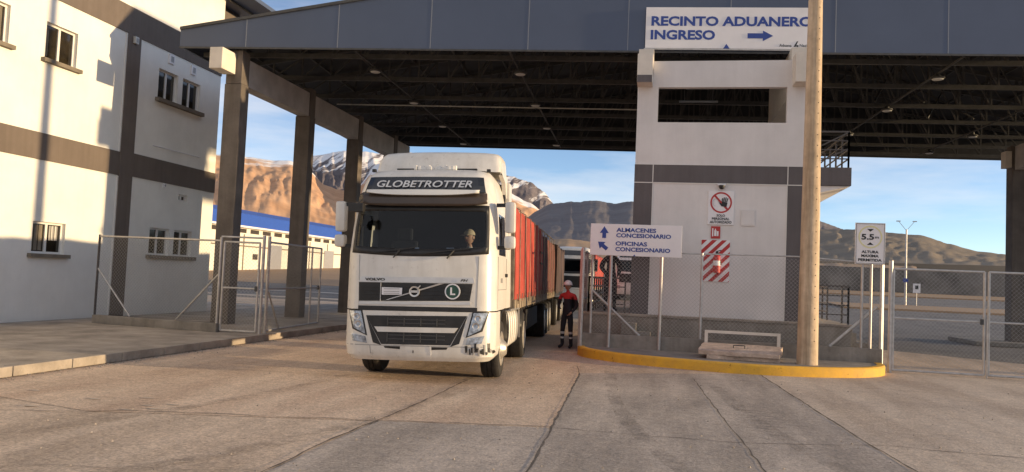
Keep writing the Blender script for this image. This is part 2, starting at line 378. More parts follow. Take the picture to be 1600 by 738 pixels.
for pts in ([(-5.2, 13), (-5.4, 10), (-6.2, 7), (-8, 4)], [(-3.0, 12.5), (-3.2, 9.5), (-4, 6.6), (-6, 3.5)], [(-1.0, 16), (-.6, 11), (.4, 7), (2.2, 3)], [(.9, 15), (1.2, 11), (2.1, 7), (4, 3.4)]):
    tyre_mark(pts, random.uniform(.2, .34))
# loose grit
mb = MB(); rg = random.Random(11)
for k in range(420):
    y = 5.5+rg.random()**1.6*13; x = rg.uniform(-9.2, 9)*(.35+y/20); 
    if y > 16.4 and x > -2.2: continue
    q = rg.uniform(.006, .02); a = rg.random()*6
    mb.add([(x+q*math.cos(a), y+q*math.sin(a), 0), (x+q*math.cos(a+2.1), y+q*math.sin(a+2.1), 0), (x+q*math.cos(a+4.2), y+q*math.sin(a+4.2), 0), (x, y, q*.9)], [(0, 1, 3), (1, 2, 3), (2, 0, 3)])
for k in range(300):
    y = 8+rg.random()*16; q = rg.uniform(.008, .025); x = -9.24+abs(rg.gauss(0, .12)); mb.add([(x-q, y, 0), (x+q, y, 0), (x, y+q*1.5, 0), (x, y+q*.5, q)], [(0, 1, 3), (1, 2, 3), (2, 0, 3)])
tag(mb.build('loose_grit', m_slab), 'scattered grit and small stones lying on the concrete lanes', 'gravel', kind='stuff')
# left pavement with kerb
mb = MB(); mb.box((-15.5, 3, 0.0), (-9.46, 36, .15)); tag(mb.build('pavement', m_slab), kind='structure')
mb = MB()
ky = 3.0
while ky < 36:
    mb.box((-9.455, ky+.008, 0), (-9.28, ky+1.19, .152)); ky += 1.2
tag(mb.build('kerb', m_slab, bevel=.012), kind='structure')
# worn pale patches and strips beyond the canopy
for y0, y1, x0, x1 in ((36.5, 37.3, -40, -10), (43.5, 44.6, -44, -9), (49.5, 50.6, -45, -9), (60, 95, -50, -8), (33.0, 34.0, -30, -10)):
    mb = MB(); ks = [y0, y1] if y1-y0 < 5 else [y0, 70, 80, y1]
    mb.grid([[(x, y, gz(y)+.0) for x in (x0, x1)] for y in ks]); tag(mb.build('ground_strip', m_pale if y0 < 59 else m_dirt), kind='structure')
for (x0, x1, y0, y1) in ((13, 60, 62.5, 70), (12, 70, 94, 107.8)):      # raised islands of dry earth in the right-hand lot
    mb = MB(); mb.grid([[(x, y, gz(y)+.12) for x in (x0, x1)] for y in (y0, y1)]); mb.grid([[(x0, y0, gz(y0)-.02+h) , (x1, y0, gz(y0)-.02+h)] for h in (0, .14)])
    tag(mb.build('ground_strip', m_dirt), kind='structure')
# traffic island
isl = [(-1.95, 19.5), (-2.0, 19.2), (-1.88, 18.6), (-1.5, 17.75), (-.97, 17.1), (0, 16.95), (.83, 16.85), (2.13, 17.0), (3.0, 17.2), (3.7, 17.45), (4.3, 17.85), (4.66, 18.4), (4.8, 19.0), (4.8, 19.5)]
isl = [(-1.98, 19.5), (-2.0, 19.1), (-1.75, 18.5), (-1.2, 17.95), (-.55, 17.55), (.15, 17.32), (1.1, 17.05), (2.0, 16.98), (2.8, 17.1), (3.5, 17.35), (4.1, 17.7), (4.5, 18.1), (4.8, 18.7), (4.85, 19.5)]
def smooth_line(p, k=3):
    for _ in range(k):
        q = [p[0]]
        for a, b in zip(p[:-1], p[1:]): q += [(a[0]*.75+b[0]*.25, a[1]*.75+b[1]*.25), (a[0]*.25+b[0]*.75, a[1]*.25+b[1]*.75)]
        p = q+[p[-1]]
    return p
isl_s = smooth_line(isl, 2)
def inset(p, d):
    r = []
    for i in range(len(p)):
        a = Vector(p[max(i-1, 0)]); b = Vector(p[min(i+1, len(p)-1)]); t = (b-a).normalized(); r.append((p[i][0]-t.y*d, p[i][1]+t.x*d))
    return r
ins = inset(isl_s, .16)
mb = MB(); rows = []
for a, b in zip(isl_s, ins):
    rows.append([(a[0], a[1], -.02), (a[0], a[1], .17), (a[0]*.85+b[0]*.15, a[1]*.85+b[1]*.15, .2), (b[0], b[1], .2), (b[0], b[1], .1)])
mb.grid(rows); tag(mb.build('island_kerb', m_yellow, smooth=True), kind='structure')
mb = MB(); mb.add([(x, y, .19) for x, y in ins], [tuple(range(len(ins)))]); tag(mb.build('island_pavement', m_conc), kind='structure')

# ------------------------------------------------------------------ mountains
def interp(tab, x):
    if x <= tab[0][0]: return tab[0][1]
    for (a, b), (c, d) in zip(tab[:-1], tab[1:]):
        if x <= c:
            t = (x-a)/(c-a); t = t*t*(3-2*t)*.4+t*.6; return b+(d-b)*t
    return tab[-1][1]
def rock_mat(name, c, c2, snow=None, z_snow=(200, 260), streak=None, nscale=.004, bump=1.):
    m = bpy.data.materials.new(name); m.use_nodes = True; t = m.node_tree; n = t.nodes; l = t.links
    b = n['Principled BSDF']; b.inputs['Roughness'].default_value = .95; b.inputs['Specular IOR Level'].default_value = .1
    tc = n.new('ShaderNodeTexCoord'); mp = n.new('ShaderNodeMapping'); l.new(tc.outputs['Object'], mp.inputs['Vector'])
    z = n.new('ShaderNodeTexNoise'); z.inputs['Scale'].default_value = nscale; z.inputs['Detail'].default_value = 9; z.inputs['Roughness'].default_value = .65
    l.new(mp.outputs['Vector'], z.inputs['Vector'])
    r = n.new('ShaderNodeValToRGB'); r.color_ramp.elements[0].position = .38; r.color_ramp.elements[1].position = .64
    r.color_ramp.elements[0].color = (*c2, 1); r.color_ramp.elements[1].color = (*c, 1); l.new(z.outputs['Fac'], r.inputs['Fac'])
    col = r.outputs['Color']
    if snow:
        sx = n.new('ShaderNodeSeparateXYZ'); l.new(tc.outputs['Object'], sx.inputs[0])
        z2 = n.new('ShaderNodeTexNoise'); z2.inputs['Scale'].default_value = 1; z2.inputs['Detail'].default_value = 8; z2.inputs['Roughness'].default_value = .7
        mp2 = n.new('ShaderNodeMapping'); mp2.inputs['Rotation'].default_value = (0, streak[2], 0); mp2.inputs['Scale'].default_value = (streak[0], .0008, streak[1]); l.new(tc.outputs['Object'], mp2.inputs['Vector']); l.new(mp2.outputs['Vector'], z2.inputs['Vector'])
        ma = n.new('ShaderNodeMath'); ma.operation = 'MULTIPLY_ADD'; ma.inputs[1].default_value = (z_snow[1]-z_snow[0])*5; ma.inputs[2].default_value = -(z_snow[1]-z_snow[0])*2.5
        l.new(z2.outputs['Fac'], ma.inputs[0]); ad = n.new('ShaderNodeMath'); ad.operation = 'ADD'; l.new(ma.outputs[0], ad.inputs[0]); l.new(sx.outputs['Z'], ad.inputs[1])
        mr = n.new('ShaderNodeMapRange'); mr.inputs['From Min'].default_value = z_snow[0]; mr.inputs['From Max'].default_value = z_snow[0]+(z_snow[1]-z_snow[0])*.4; l.new(ad.outputs[0], mr.inputs['Value'])
        x = n.new('ShaderNodeMix'); x.data_type = 'RGBA'; x.inputs['B'].default_value = (*snow, 1); l.new(mr.outputs['Result'], x.inputs['Factor']); l.new(col, x.inputs['A']); col = x.outputs['Result']
    l.new(col, b.inputs['Base Color'])
    bp = n.new('ShaderNodeBump'); bp.inputs['Strength'].default_value = bump; bp.inputs['Distance'].default_value = 12
    z3 = n.new('ShaderNodeTexNoise'); z3.inputs['Scale'].default_value = nscale*4; z3.inputs['Detail'].default_value = 8; l.new(tc.outputs['Object'], z3.inputs['Vector'])
    l.new(z3.outputs['Fac'], bp.inputs['Height']); l.new(bp.outputs['Normal'], b.inputs['Normal'])
    return m
def mountain(name, sky, az0, az1, rf, rc, m, gul=.1, freq=1., na=260, nr=44, foot=1.0, seed=0, rough=.05, expo=1.25):
    """sky: (azimuth, elevation) of the crest; rf, rc: functions of azimuth giving distance of foot and crest"""
    mb = MB(); P = []
    for i in range(na+1):
        skirt = None
        az = az0+(az1-az0)*i/na; a = R(az); r1 = rc(az); r0_ = rf(az)
        row = [(r0_*.985*math.sin(a), r0_*.985*math.cos(a), -60)]
        zc = 1.75+math.tan(R(interp(sky, az)+.06*noise.noise(Vector((az*2.2*freq, seed, 0)))+.04*noise.noise(Vector((az*6*freq, seed, 3)))))*r1
        for j in range(nr+1):
            u = j/nr*1.35
            r = r0_+(r1-r0_)*u
            z0 = 1.75+math.tan(R(foot))*r0_
            if u <= 1:
                prof = u**expo
                bulge = math.sin(math.pi*min(1, u))
                n1 = noise.noise(Vector((az*.55*freq+u*1.2, u*1.4, seed+.5)))
                n2 = 1-abs(noise.noise(Vector((az*1.25*freq+1.0*noise.noise(Vector((u*3, az*.4, 2)))+u*1.5, u*.9, seed+5.5))))*2
                n3 = noise.fractal(Vector((az*2.5*freq, u*5, seed+9)), 1.0, 2.1, 4)
                z = z0+(zc-z0)*(prof+bulge*(gul*1.1*n1+gul*.9*n2+rough*n3))
            else:
                z = zc-(u-1)*(zc-z0)*1.5
            row.append((r*math.sin(a), r*math.cos(a), z))
        P.append(row)
    mb.grid(P); return tag(mb.build(name, m, smooth=True), kind='structure')
snow = (.80, .78, .78)
m_brown = rock_mat('brown_mountain', (.68, .42, .25), (.52, .30, .17), snow, (400, 470), (.01, .01, .5), nscale=.005, bump=.35)
m_snowy = rock_mat('snowy_mountain', (.20, .17, .17), (.12, .105, .11), snow, (700, 960), (.017, .0035, .62), nscale=.004)
m_darkhill = rock_mat('shaded_hill', (.22, .20, .195), (.17, .152, .152), nscale=.006, bump=.4)  # hill in shadow; the shade is put into its rock colour
m_righthill = rock_mat('olive_hill', (.30, .24, .175), (.21, .175, .135), nscale=.005, bump=.35)
m_snow2 = rock_mat('far_snow_peak', (.20, .18, .18), (.14, .12, .12), snow, (380, 440), (.012, .005, .5))
mountain('mountain', [(-60, 5), (-45, 6.6), (-36, 7.2), (-30, 7.48), (-28, 7.35), (-26.6, 7.4), (-25.4, 6.9), (-24.3, 5.9), (-23, 5.6), (-21.9, 6.0), (-20.8, 7.6), (-19.6, 7.9), (-17, 6.6), (-13, 5.9), (-11.3, 6.1), (-9.7, 5.4), (-8, 4.2), (-6, 3.0), (-3, 2.0)],
         -60, -3, lambda a: 1000+max(0, a+50)*36, lambda a: 2000+max(0, (a+50))*70, m_brown, gul=.024, freq=.55, foot=2.6, seed=1, na=520, nr=90, rough=.03, expo=1.0)
mountain('snowy_mountain', [(-60, 6), (-36, 6.5), (-30, 6.9), (-26, 7.4), (-25.1, 7.9), (-23, 8.4), (-21.6, 8.45), (-20.3, 8.35), (-18.5, 8.6), (-15.7, 8.2), (-11.3, 7.3), (-9.7, 6.9), (-8.8, 6.3), (-7.8, 5.2), (-6, 4), (-2, 3)],
         -50, -2, lambda a: 4000, lambda a: 6000+(a+20)*22, m_snowy, gul=.05, freq=1.1, foot=2.6, seed=12, na=460, nr=70, rough=.04)
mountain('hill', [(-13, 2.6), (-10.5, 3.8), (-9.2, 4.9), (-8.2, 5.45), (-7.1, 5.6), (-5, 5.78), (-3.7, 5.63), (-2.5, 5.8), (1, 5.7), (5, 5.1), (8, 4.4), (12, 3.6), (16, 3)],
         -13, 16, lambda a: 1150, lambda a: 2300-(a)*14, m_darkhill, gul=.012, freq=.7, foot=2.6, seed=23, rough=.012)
mountain('plain', [(-14, 2.7), (-9, 2.75), (-7, 3.0), (-5, 2.85), (-2, 2.6), (8, 2.4), (16, 2.2)], -14, 16, lambda a: 330, lambda a: 900+a*6, m_dirt, gul=.02, foot=1.6, seed=55, rough=.02, na=120, nr=20)
mountain('hill', [(2, 3.4), (8, 4.2), (10.2, 4.15), (12.5, 4.17), (14.4, 3.99), (16.2, 3.85), (17.7, 3.35), (19.4, 2.88), (21, 2.7), (26, 2.45), (34, 2.3), (50, 2.6)],
         2, 50, lambda a: 600, lambda a: 1700-(a-10)*18, m_righthill, gul=.028, freq=.6, foot=2.0, seed=31, rough=.04)
mountain('snowy_mountain', [(4, 4.6), (8, 5.1), (10.0, 4.78), (10.9, 4.42), (12, 4.0), (14, 3.6)],
         4, 14, lambda a: 3200, lambda a: 4400, m_snow2, gul=.08, foot=3, seed=41, na=120)

# ================================================================== OFFICE BUILDING (left)
BX = -15.6
off = thing('office_building', 'cream two-storey office building with taupe bands at left', 'building', (BX, 20, 0))
Lc = lambda x, y, z: (x-BX, y-20, z)
wins = {'w_a': (17.40, 18.50, 6.80, 7.75), 'w_0': (15.15, 16.25, 6.80, 7.75), 'w_c': (17.42, 18.54, 1.85, 2.66), 'w_z': (15.2, 16.1, 1.85, 2.66)}
pairs = [(22.0, 24.25, 6.85, 7.78), (22.05, 24.3, 1.98, 2.82)]
vents = [(23.42, 23.92, 3.78, 4.0)]
def PX(u, v, d): return (-d, u-20, v)
mb = MB()
holes = [*wins.values()]+[(p[0], p[0]+1.0, p[2], p[3]) for p in pairs]+[(p[1]-1.0, p[1], p[2], p[3]) for p in pairs]+vents
cut_wall(mb, 4, 25.45, 0, 11.2, holes, PX, .28)
mb.box(Lc(-27, 4, 0), Lc(BX-.9, 4.3, 11.2)); mb.box(Lc(-27, 25.15, 0), Lc(BX-.3, 25.45, 11.2)); mb.box(Lc(-27.3, 4, 0), Lc(-27, 25.45, 11.2))
mb.build('wall', m_wall, off)
mb = MB(); mb.box(Lc(BX-.9, 4.4, .1), Lc(BX-.6, 25.1, 11)); mb.build('interior', m_darkrec, off)
mb = MB()
mb.box(Lc(BX, 4, 4.22), Lc(BX+.03, 20.42, 4.9)); mb.box(Lc(BX, 21.0, 4.26), Lc(BX+.03, 25.45, 4.95)); mb.build('band', m_band, off)
mb = MB(); mb.box(Lc(BX, 4, 8.4), Lc(BX+.03, 25.45, 9.2)); mb.build('band', m_band, off)
mb = MB(); mb.box(Lc(BX, 20.42, .02), Lc(BX+.06, 21.0, 8.4)); mb.build('pilaster', m_band, off)
mb = MB()     # thin pale lines where the paint meets the trims
for y, za, zb in ((20.40, 4.9, 8.38), (21.02, 4.98, 8.38), (20.40, .2, 4.2), (21.02, .2, 4.22)): mb.box(Lc(BX, y-.02, za), Lc(BX+.034, y+.02, zb))
mb.build('trim_line', m_winframe, off)
def window(y0, y1, z0, z1, panes=2, sill=True, par=off, sash=None):
    fr = MB(); t = .055; D = .10
    fr.box(Lc(BX-D-.05, y0, z0), Lc(BX-D, y0+t, z1)); fr.box(Lc(BX-D-.05, y1-t, z0), Lc(BX-D, y1, z1))
    fr.box(Lc(BX-D-.05, y0+t, z0), Lc(BX-D, y1-t, z0+t)); fr.box(Lc(BX-D-.05, y0+t, z1-t), Lc(BX-D, y1-t, z1))
    for k in range(1, panes):
        yy = y0+(y1-y0)*k/panes; fr.box(Lc(BX-D-.06, yy-t*.7, z0+t), Lc(BX-D+.006, yy+t*.7, z1-t))
    f = fr.build('window', m_winframe, par)
    g = MB(); g.box(Lc(BX-D-.035, y0+.03, z0+.03), Lc(BX-D-.025, y1-.03, z1-.03)); g.build('pane', m_glass, f)
for k in ('w_a', 'w_0', 'w_c', 'w_z'):
    a = wins[k]; window(*a)
    s = MB(); s.box(Lc(BX-.1, a[0]-.12, a[2]-.1), Lc(BX+.12, a[1]+.12, a[2]-.003)); s.build('sill', m_sill, off)
for a in pairs:
    window(a[0], a[0]+1.0, a[2], a[3]); window(a[1]-1.0, a[1], a[2], a[3])
    s = MB(); s.box(Lc(BX-.1, a[0]-.12, a[2]-.12), Lc(BX+.14, a[1]+.12, a[2]-.003)); s.build('sill', m_sill, off)
window(*vents[0])
for (y0, y1, z0, z1, m) in ((17.5, 17.9, 1.93, 2.58, m_sill), (18.1, 18.42, 2.2, 2.58, m_cabgrey), (17.5, 17.62, 6.9, 7.65, m_sill), (16.02, 16.14, 6.86, 7.68, m_sill)):
    mb = MB(); mb.grid([[(-.118+.012*math.sin(k*2.2), y0+(y1-y0)*k/8-20, z) for k in range(9)] for z in (z0, z1)]); mb.build('curtain', m, off)
# roof plate with overhanging eave and soffit beyond the corner
mb = MB(); mb.prism([(-27.5-BX, 11.2), (1.0, 11.2), (1.0, 11.34), (-6, 12.9), (-27.5-BX, 12.9)], -16.2, 7.6, 'y'); mb.build('roof', m_fascia, off)
mb = MB(); mb.prism([(-27-BX, 10.6), (-.5, 10.6), (-.5, 11.19), (-27-BX, 11.19)], 5.5, 7.3, 'y'); mb.build('eave', m_band, off)
mb = MB()
for k in range(10): mb.box((-8+k*.9, 5.5, 11.13), (-7.94+k*.9, 7.55, 11.19))
mb.build('soffit_batten', m_sill, off)
# small wall fittings
def fitting(name, lab, cat, y, z, w_, h_, m=m_white, d=.05, group=None):
    t = MB(); t.box((0, -w_/2, -h_/2), (d, w_/2, h_/2)); t.box((d, -w_*.32, -h_*.32), (d+.01, w_*.32, h_*.32), 1)
    return tag(t.build(name, [m, m_cabgrey], loc=(BX+.001, y, z), bevel=.006), lab, cat, group)
fitting('vent_cover', 'small white vent cover above paired upper window, nearer the pilaster', 'vent', 22.55, 8.2, .26, .30)
fitting('vent_cover', 'small white vent cover above paired upper window, nearer the canopy', 'vent', 23.75, 8.16, .26, .30)
o = fitting('wall_lamp', 'small square lamp high on the taupe pilaster of office building', 'lamp', 20.7, 8.25, .16, .2, m_lamp, .08); o.location.x = BX+.065
fitting('wall_sensor', 'tiny round fitting on wall just below the lower taupe band', 'fitting', 22.6, 4.18, .12, .12)
mb = MB(); mb.bar((BX+.03, 21.9, 5.34), (BX+.03, 24.4, 5.36), .03, n=6); tag(mb.build('conduit', m_white, None), 'thin pale conduit running along shaded office wall under upper windows', 'conduit')

# ================================================================== WAREHOUSE (far left)
wh = thing('warehouse', 'long cream warehouse with bright blue roof edge beyond the columns', 'building', (-50, 100, 0))
mb = MB(); mb.box((-22, -50, .3), (0, 60, 6.45)); mb.build('wall', m_cream, wh)
mb = MB(); mb.prism([(-23, 6.6), (.5, 6.6), (.5, 8.0), (-11, 10), (-23, 8)], -51, 61, 'y'); mb.build('roof', m_blueroof, wh)
mb = MB(); mb.box((.02, -50, 6.36), (.6, 60, 6.585)); mb.build('gutter', m_white, wh)
mb = MB()
for k in range(36): mb.box((-.02, -49.5+k*3.05, 5.75), (.02, -47.4+k*3.05, 6.25))
mb.build('clerestory', m_darkrec, wh)
mb = MB()
for k in range(19): mb.box((.0, -48+k*6.1, .4), (.06, -47.8+k*6.1, 5.6))
mb.box((0, -50, 4.1), (.05, 60, 4.25)); mb.build('panel_seam', m_sill, wh)
for y in (-21, -14, -9, 2):
    g = MB(); g.box((0, y, 2.6), (.05, y+1.2, 3.3)); g.build('window', m_darkrec, wh)
for y in (-5, 12):
    g = MB(); g.box((0, y, 1.3), (.09, y+3.4, 4.6))
    for q in range(7): g.box((.09, y, 1.5+q*.45), (.12, y+3.4, 1.55+q*.45))
    g.build('shutter', m_galv, wh)
# retaining wall, right lot
mb = MB(); P = []
for i in range(61):
    x = 10+i*1.4; P.append([(x, 108+.25*noise.noise(Vector((x*.3, 0, 0))), 1.5), (x, 108.1+.3*noise.noise(Vector((x*.3, 2, 0))), 3.3), (x, 108.3, 5.0+.12*noise.noise(Vector((x*.5, 5, 0)))), (x, 112, 5.0)])
mb.grid(P); tag(mb.build('retaining_wall', m_dwall, solid=.0), 'long grey brown retaining wall at far edge of right lot', 'wall')
mb = MB(); mb.grid([[(8, 111.9, 4.9), (96, 111.9, 4.9)], [(8, 150, 5.3), (96, 150, 5.3)], [(8, 260, 8), (96, 260, 8)]]); tag(mb.build('embankment', m_dirt), kind='structure')

# ================================================================== CANOPY
CA = R(4.2)
can = thing('entrance_canopy', 'large dark steel canopy with slate blue fascia over the lanes', 'canopy', (-11.61, 19.92, 0), CA)
# canopy-local: x along the fascia, y to the back, origin (-11,18.9)
ZB = 7.77; XL, XR = -1.84, 28.8; RX = 14.9; DEP = 16.2  # canopy origin and sizes baked in after scaling the group about the camera
top = lambda x: 8.26+.163*((x-XL) if x < RX else (2*RX-XL-x))
mb = MB(); mb.prism([(XL, ZB), (XR, ZB), (XR, top(XR)), (RX, top(RX)), (XL, top(XL))], 0, .10, 'y'); mb.build('fascia', m_fascia, can)
mb = MB(); mb.prism([(XL, top(XL)-.02), (RX, top(RX)-.02), (XR, top(XR)-.02), (XR, top(XR)+.06), (RX, top(RX)+.06), (XL, top(XL)+.06)], -.05, -.002, 'y'); mb.build('roof_edge_trim', m_steel, can)
mb = MB(); mb.box((XL, -.02, ZB-.05), (XR, -.002, ZB)); mb.build('bottom_trim', m_steel, can)
for k, x in enumerate((.08, 2.69, 5.26, 7.89, 10.5, 13.1, 15.7, 18.4, 21.0, 23.6)): MB().box((x-.012, -.006, ZB+.01), (x+.012, -.001, top(x)-.03)).build('panel_seam', m_seam, can)
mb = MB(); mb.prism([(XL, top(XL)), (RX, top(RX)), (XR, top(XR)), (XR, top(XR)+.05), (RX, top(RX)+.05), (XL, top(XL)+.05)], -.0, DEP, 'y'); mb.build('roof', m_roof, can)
mb = MB(); mb.prism([(XL, ZB), (XR, ZB), (XR, top(XR)), (RX, top(RX)), (XL, top(XL))], DEP-.1, DEP-.001, 'y'); mb.build('back_fascia', m_roof, can)
mb = MB(); mb.prism([(.10, ZB), (DEP-.1, ZB), (DEP-.1, top(XL)-.01), (.10, top(XL)-.01)], XL, XL+.06, 'x'); mb.build('side_fascia', m_fascia, can)
mb = MB(); mb.prism([(.3, ZB+.02), (1.0, ZB+.02), (1.0, 8.60), (.3, 8.45)], XL-.05, XL-.002, 'x'); mb.build('gutter_end', m_fascia, can)
# trusses
for k, y in enumerate((1.0, 3.55, 6.1, 8.55, 11.07, 13.3, 15.45)):
    mb = MB(); zb = ZB+.05
    mb.bar((XL+.2, y, zb), (XR-.2, y, zb), .09, .13)
    mb.bar((XL+.2, y, top(XL+.2)-.12), (RX, y, top(RX)-.12), .09, .12); mb.bar((RX, y, top(RX)-.12), (XR-.2, y, top(XR-.2)-.12), .09, .12)
    x = XL+1.2; n_ = 0
    while x < XR-1:
        mb.bar((x, y, zb), (x, y, top(x)-.15), .05, .05)
        x2 = x+.95
        if x2 < XR-.3:
            if x < RX: mb.bar((x, y, zb), (x2, y, top(x2)-.15), .045, .045)
            else: mb.bar((x, y, top(x)-.15), (x2, y, zb), .045, .045)
        x = x2
    mb.build('truss', m_steel, can)
for k in range(20):       # purlins under the sheet
    x = XL+.8+k*1.45
    mb = MB(); mb.bar((x, .2, top(x)-.04), (x, DEP-.2, top(x)-.04), .06, .08); mb.build('purlin', m_steel, can)
for x, y0, y1 in ((6.2, 1, 3.35), (12.2, 3.35, 5.75), (18.5, 5.75, 8.1), (22.5, 1, 3.35), (2.2, 8.1, 10.5), (16, 10.5, 12.6), (21, 8.1, 10.5), (9, 1, 3.35)):
    mb = MB(); mb.bar((x, y0, ZB+.1), (x+1.5, y1, top(x+1.5)-.2), .045, .045); mb.bar((x+1.5, y0, ZB+.1), (x, y1, top(x)-.2), .045, .045); mb.build('cross_brace', m_steel, can)
# columns and longitudinal beams stand square to the building: compensate the canopy turn
inv = Matrix.Rotation(-CA, 4, 'Z') @ Matrix.Translation((11.61, -19.92, 0))
def canpart(mb, name, m, **k):
    mb.v = [tuple(inv @ Vector(p)) for p in mb.v]; return mb.build(name, m, can, **k)
for y in (19.53, 23.89, 28.24, 32.31): canpart(MB().box((-12.17, y+.53, .0), (-11.66, y+.95, 6.79)), 'column', m_colm, bevel=.015)
for y0, y1 in ((20.49, 24.41), (24.85, 28.76), (29.2, 32.83)): canpart(MB().box((-12.1, y0, 6.79), (-11.70, y1, 7.56)), 'beam', m_beam, bevel=.01)
for y in (19.53, 23.89, 28.24, 32.31): canpart(MB().box((-12.15, y+.54, 6.80), (-11.68, y+.94, 7.72)), 'column_head', m_colm)
canpart(MB().box((-12.24, 19.35, 7.04), (-11.86, 20.05, 7.62)), 'beam', m_beamend, bevel=.02)
canpart(MB().box((-12.1, 33.3, 6.79), (-11.70, 35.0, 7.56)), 'beam', m_beam, bevel=.01)
for y in (20.9, 33.2): canpart(MB().box((12.85, y, 0), (13.4, y+.6, 7.6)), 'column', m_colm, bevel=.015)
canpart(MB().box((12.62, 33.25, 6.75), (12.84, 33.7, 7.38)), 'beam', m_beamend, bevel=.01)
canpart(MB().box((12.9, 21.55, 6.65), (13.35, 33.15, 7.55)), 'beam', m_beam, bevel=.01)
tag(MB().box((11.3, 32.2, 0), (14.5, 35.2, .15)).build('column_island', m_conc, bevel=.02), kind='structure')
tag(MB().box((11.6, 19.9, 0), (14.5, 22.2, .15)).build('column_island', m_conc, bevel=.02), kind='structure')
# lamps hung under the canopy with the conduits that feed them
lp = MB(); lp.lathe([(.02, .16), (.05, .15), (.07, .06), (.17, .03), (.18, 0), (.15, -.025)], n=20)
L0 = None
spots = [(-8.03, 20.72), (-8.17, 24.62), (-8.31, 28.54), (-8.47, 32.34), (-4.02, 21.08), (-4.23, 24.96), (-4.41, 28.78), (-4.55, 32.45), (6.67, 21.79), (6.43, 25.59), (10.25, 29.76), (9.93, 33.3), (10.45, 25.9), (6.2, 29.6), (6.0, 33.3)]
rowname = {0: 'leftmost', 1: 'second from left', 2: 'right-hand inner', 3: 'right-hand outer'}
for i, (x, y) in enumerate(spots):
    if L0 is None:
        L0 = thing('canopy_lamp', '', 'lamp', (x*1.056, y*1.056, 7.60)); lp.build('housing', m_steel, L0, smooth=True)  # lamps and conduits follow the canopy's scaling about the camera
        MB().lathe([(.145, -.028), (.13, -.045), (.01, -.05)], n=20).build('diffuser', m_lamp, L0, smooth=True); o = L0
    else: o = copy_tree(L0); o.location = (x*1.056, y*1.056, 7.60)
    depth = 'front' if y < 23 else 'second' if y < 27.2 else 'third' if y < 31 else 'rearmost'
    row = 0 if x < -7 else 1 if x < 0 else 2 if x < 8 else 3
    o['label'] = 'round lamp under dark canopy, %s in the %s row of lamps' % (depth, rowname[row]); o['group'] = 'lamps under the canopy'
for i, (a, b) in enumerate((((-8.0, 19.2), (-8.47, 33.5)), ((-4.0, 19.4), (-4.56, 33.8)), ((6.75, 20.2), (6.0, 34.5)), ((10.6, 21), (9.9, 34.8)))):
    mb = MB(); mb.bar((a[0]*1.056, a[1]*1.056, 7.72), (b[0]*1.056, b[1]*1.056, 7.72), .045, .045); tag(mb.build('lamp_conduit', m_steel), 'straight conduit under the canopy feeding the %s row of lamps' % rowname[i], 'conduit', 'conduits under the canopy')
mb = MB(); mb.bar((-11.7, 26.6, 7.67), (-1.0, 27.4, 7.67), .045, n=6); tag(mb.build('cross_pipe', m_lamp), 'thin pale pipe crossing under the canopy from column to gatehouse', 'pipe')

# ================================================================== GATEHOUSE (centre tower)
YT = 20.3
gh = thing('gatehouse', 'white and grey gatehouse tower under the canopy, large opening upstairs', 'building', (0, YT, 0))
T = lambda x, y, z: (x, y-YT, z)
mb = MB()
cut_wall(mb, -.82, 3.32, .95, 7.0, [(-.3, 2.81, 5.82, 6.71)], lambda u, v, d: (u, d, v), .18)
mb.box((-.44, .0, 7.0), (2.92, .18, 7.38))
mb.box((-.82, .18, .95), (-.64, 4.6, 7.0)); mb.box((3.14, .18, .95), (3.32, 4.6, 5.7))
mb.box((-.64, 4.42, .95), (3.14, 4.6, 5.7)); mb.build('wall', m_towerwall, gh)
mb = MB(); mb.box((-.64, .18, 4.4), (3.14, 4.42, 4.7)); mb.build('upper_floor', m_towerwall, gh)
for x0, x1 in ((-.83, -.45), (2.92, 3.3)):
    mb = MB(); mb.box((x0, .19, 6.6), (x1, 4.6, 7.75)); mb.build('roof_beam', m_beamend, gh)
    mb = MB(); mb.box((x0, -.50, 6.72), (x1, -.001, 7.44)); mb.build('bracket', m_beamend, gh, bevel=.01)
mb = MB(); mb.box((-.825, -.512, 6.72), (-.465, -.502, 6.9)); mb.build('bracket_band', m_towerband, gh)
mb = MB(); e = .012
mb.box((-.83, -e, 4.30), (4.33, 0, 4.74)); mb.build('band', m_towerband, gh)
mb = MB(); mb.box((-.83, -e, .97), (-.38, 0, 4.275)); mb.build('band', m_towerband, gh)
mb = MB(); mb.box((2.87, -e, .97), (3.32, 0, 4.275)); mb.build('band', m_towerband, gh)
mb = MB()
mb.box((-.83, -e-.004, 4.277), (3.32, -.001, 4.297)); mb.box((-.38, -e-.004, 4.3), (-.36, -e-.001, 4.74)); mb.box((2.86, -e-.004, 4.3), (2.88, -e-.001, 4.74))
mb.box((-.83, -e-.004, 4.742), (3.32, -.001, 4.752)); mb.box((-.375, -e-.004, 1.), (-.36, -.001, 4.27)); mb.box((2.855, -e-.004, 1.), (2.87, -.001, 4.27)); mb.build('trim_line', m_winframe, gh)
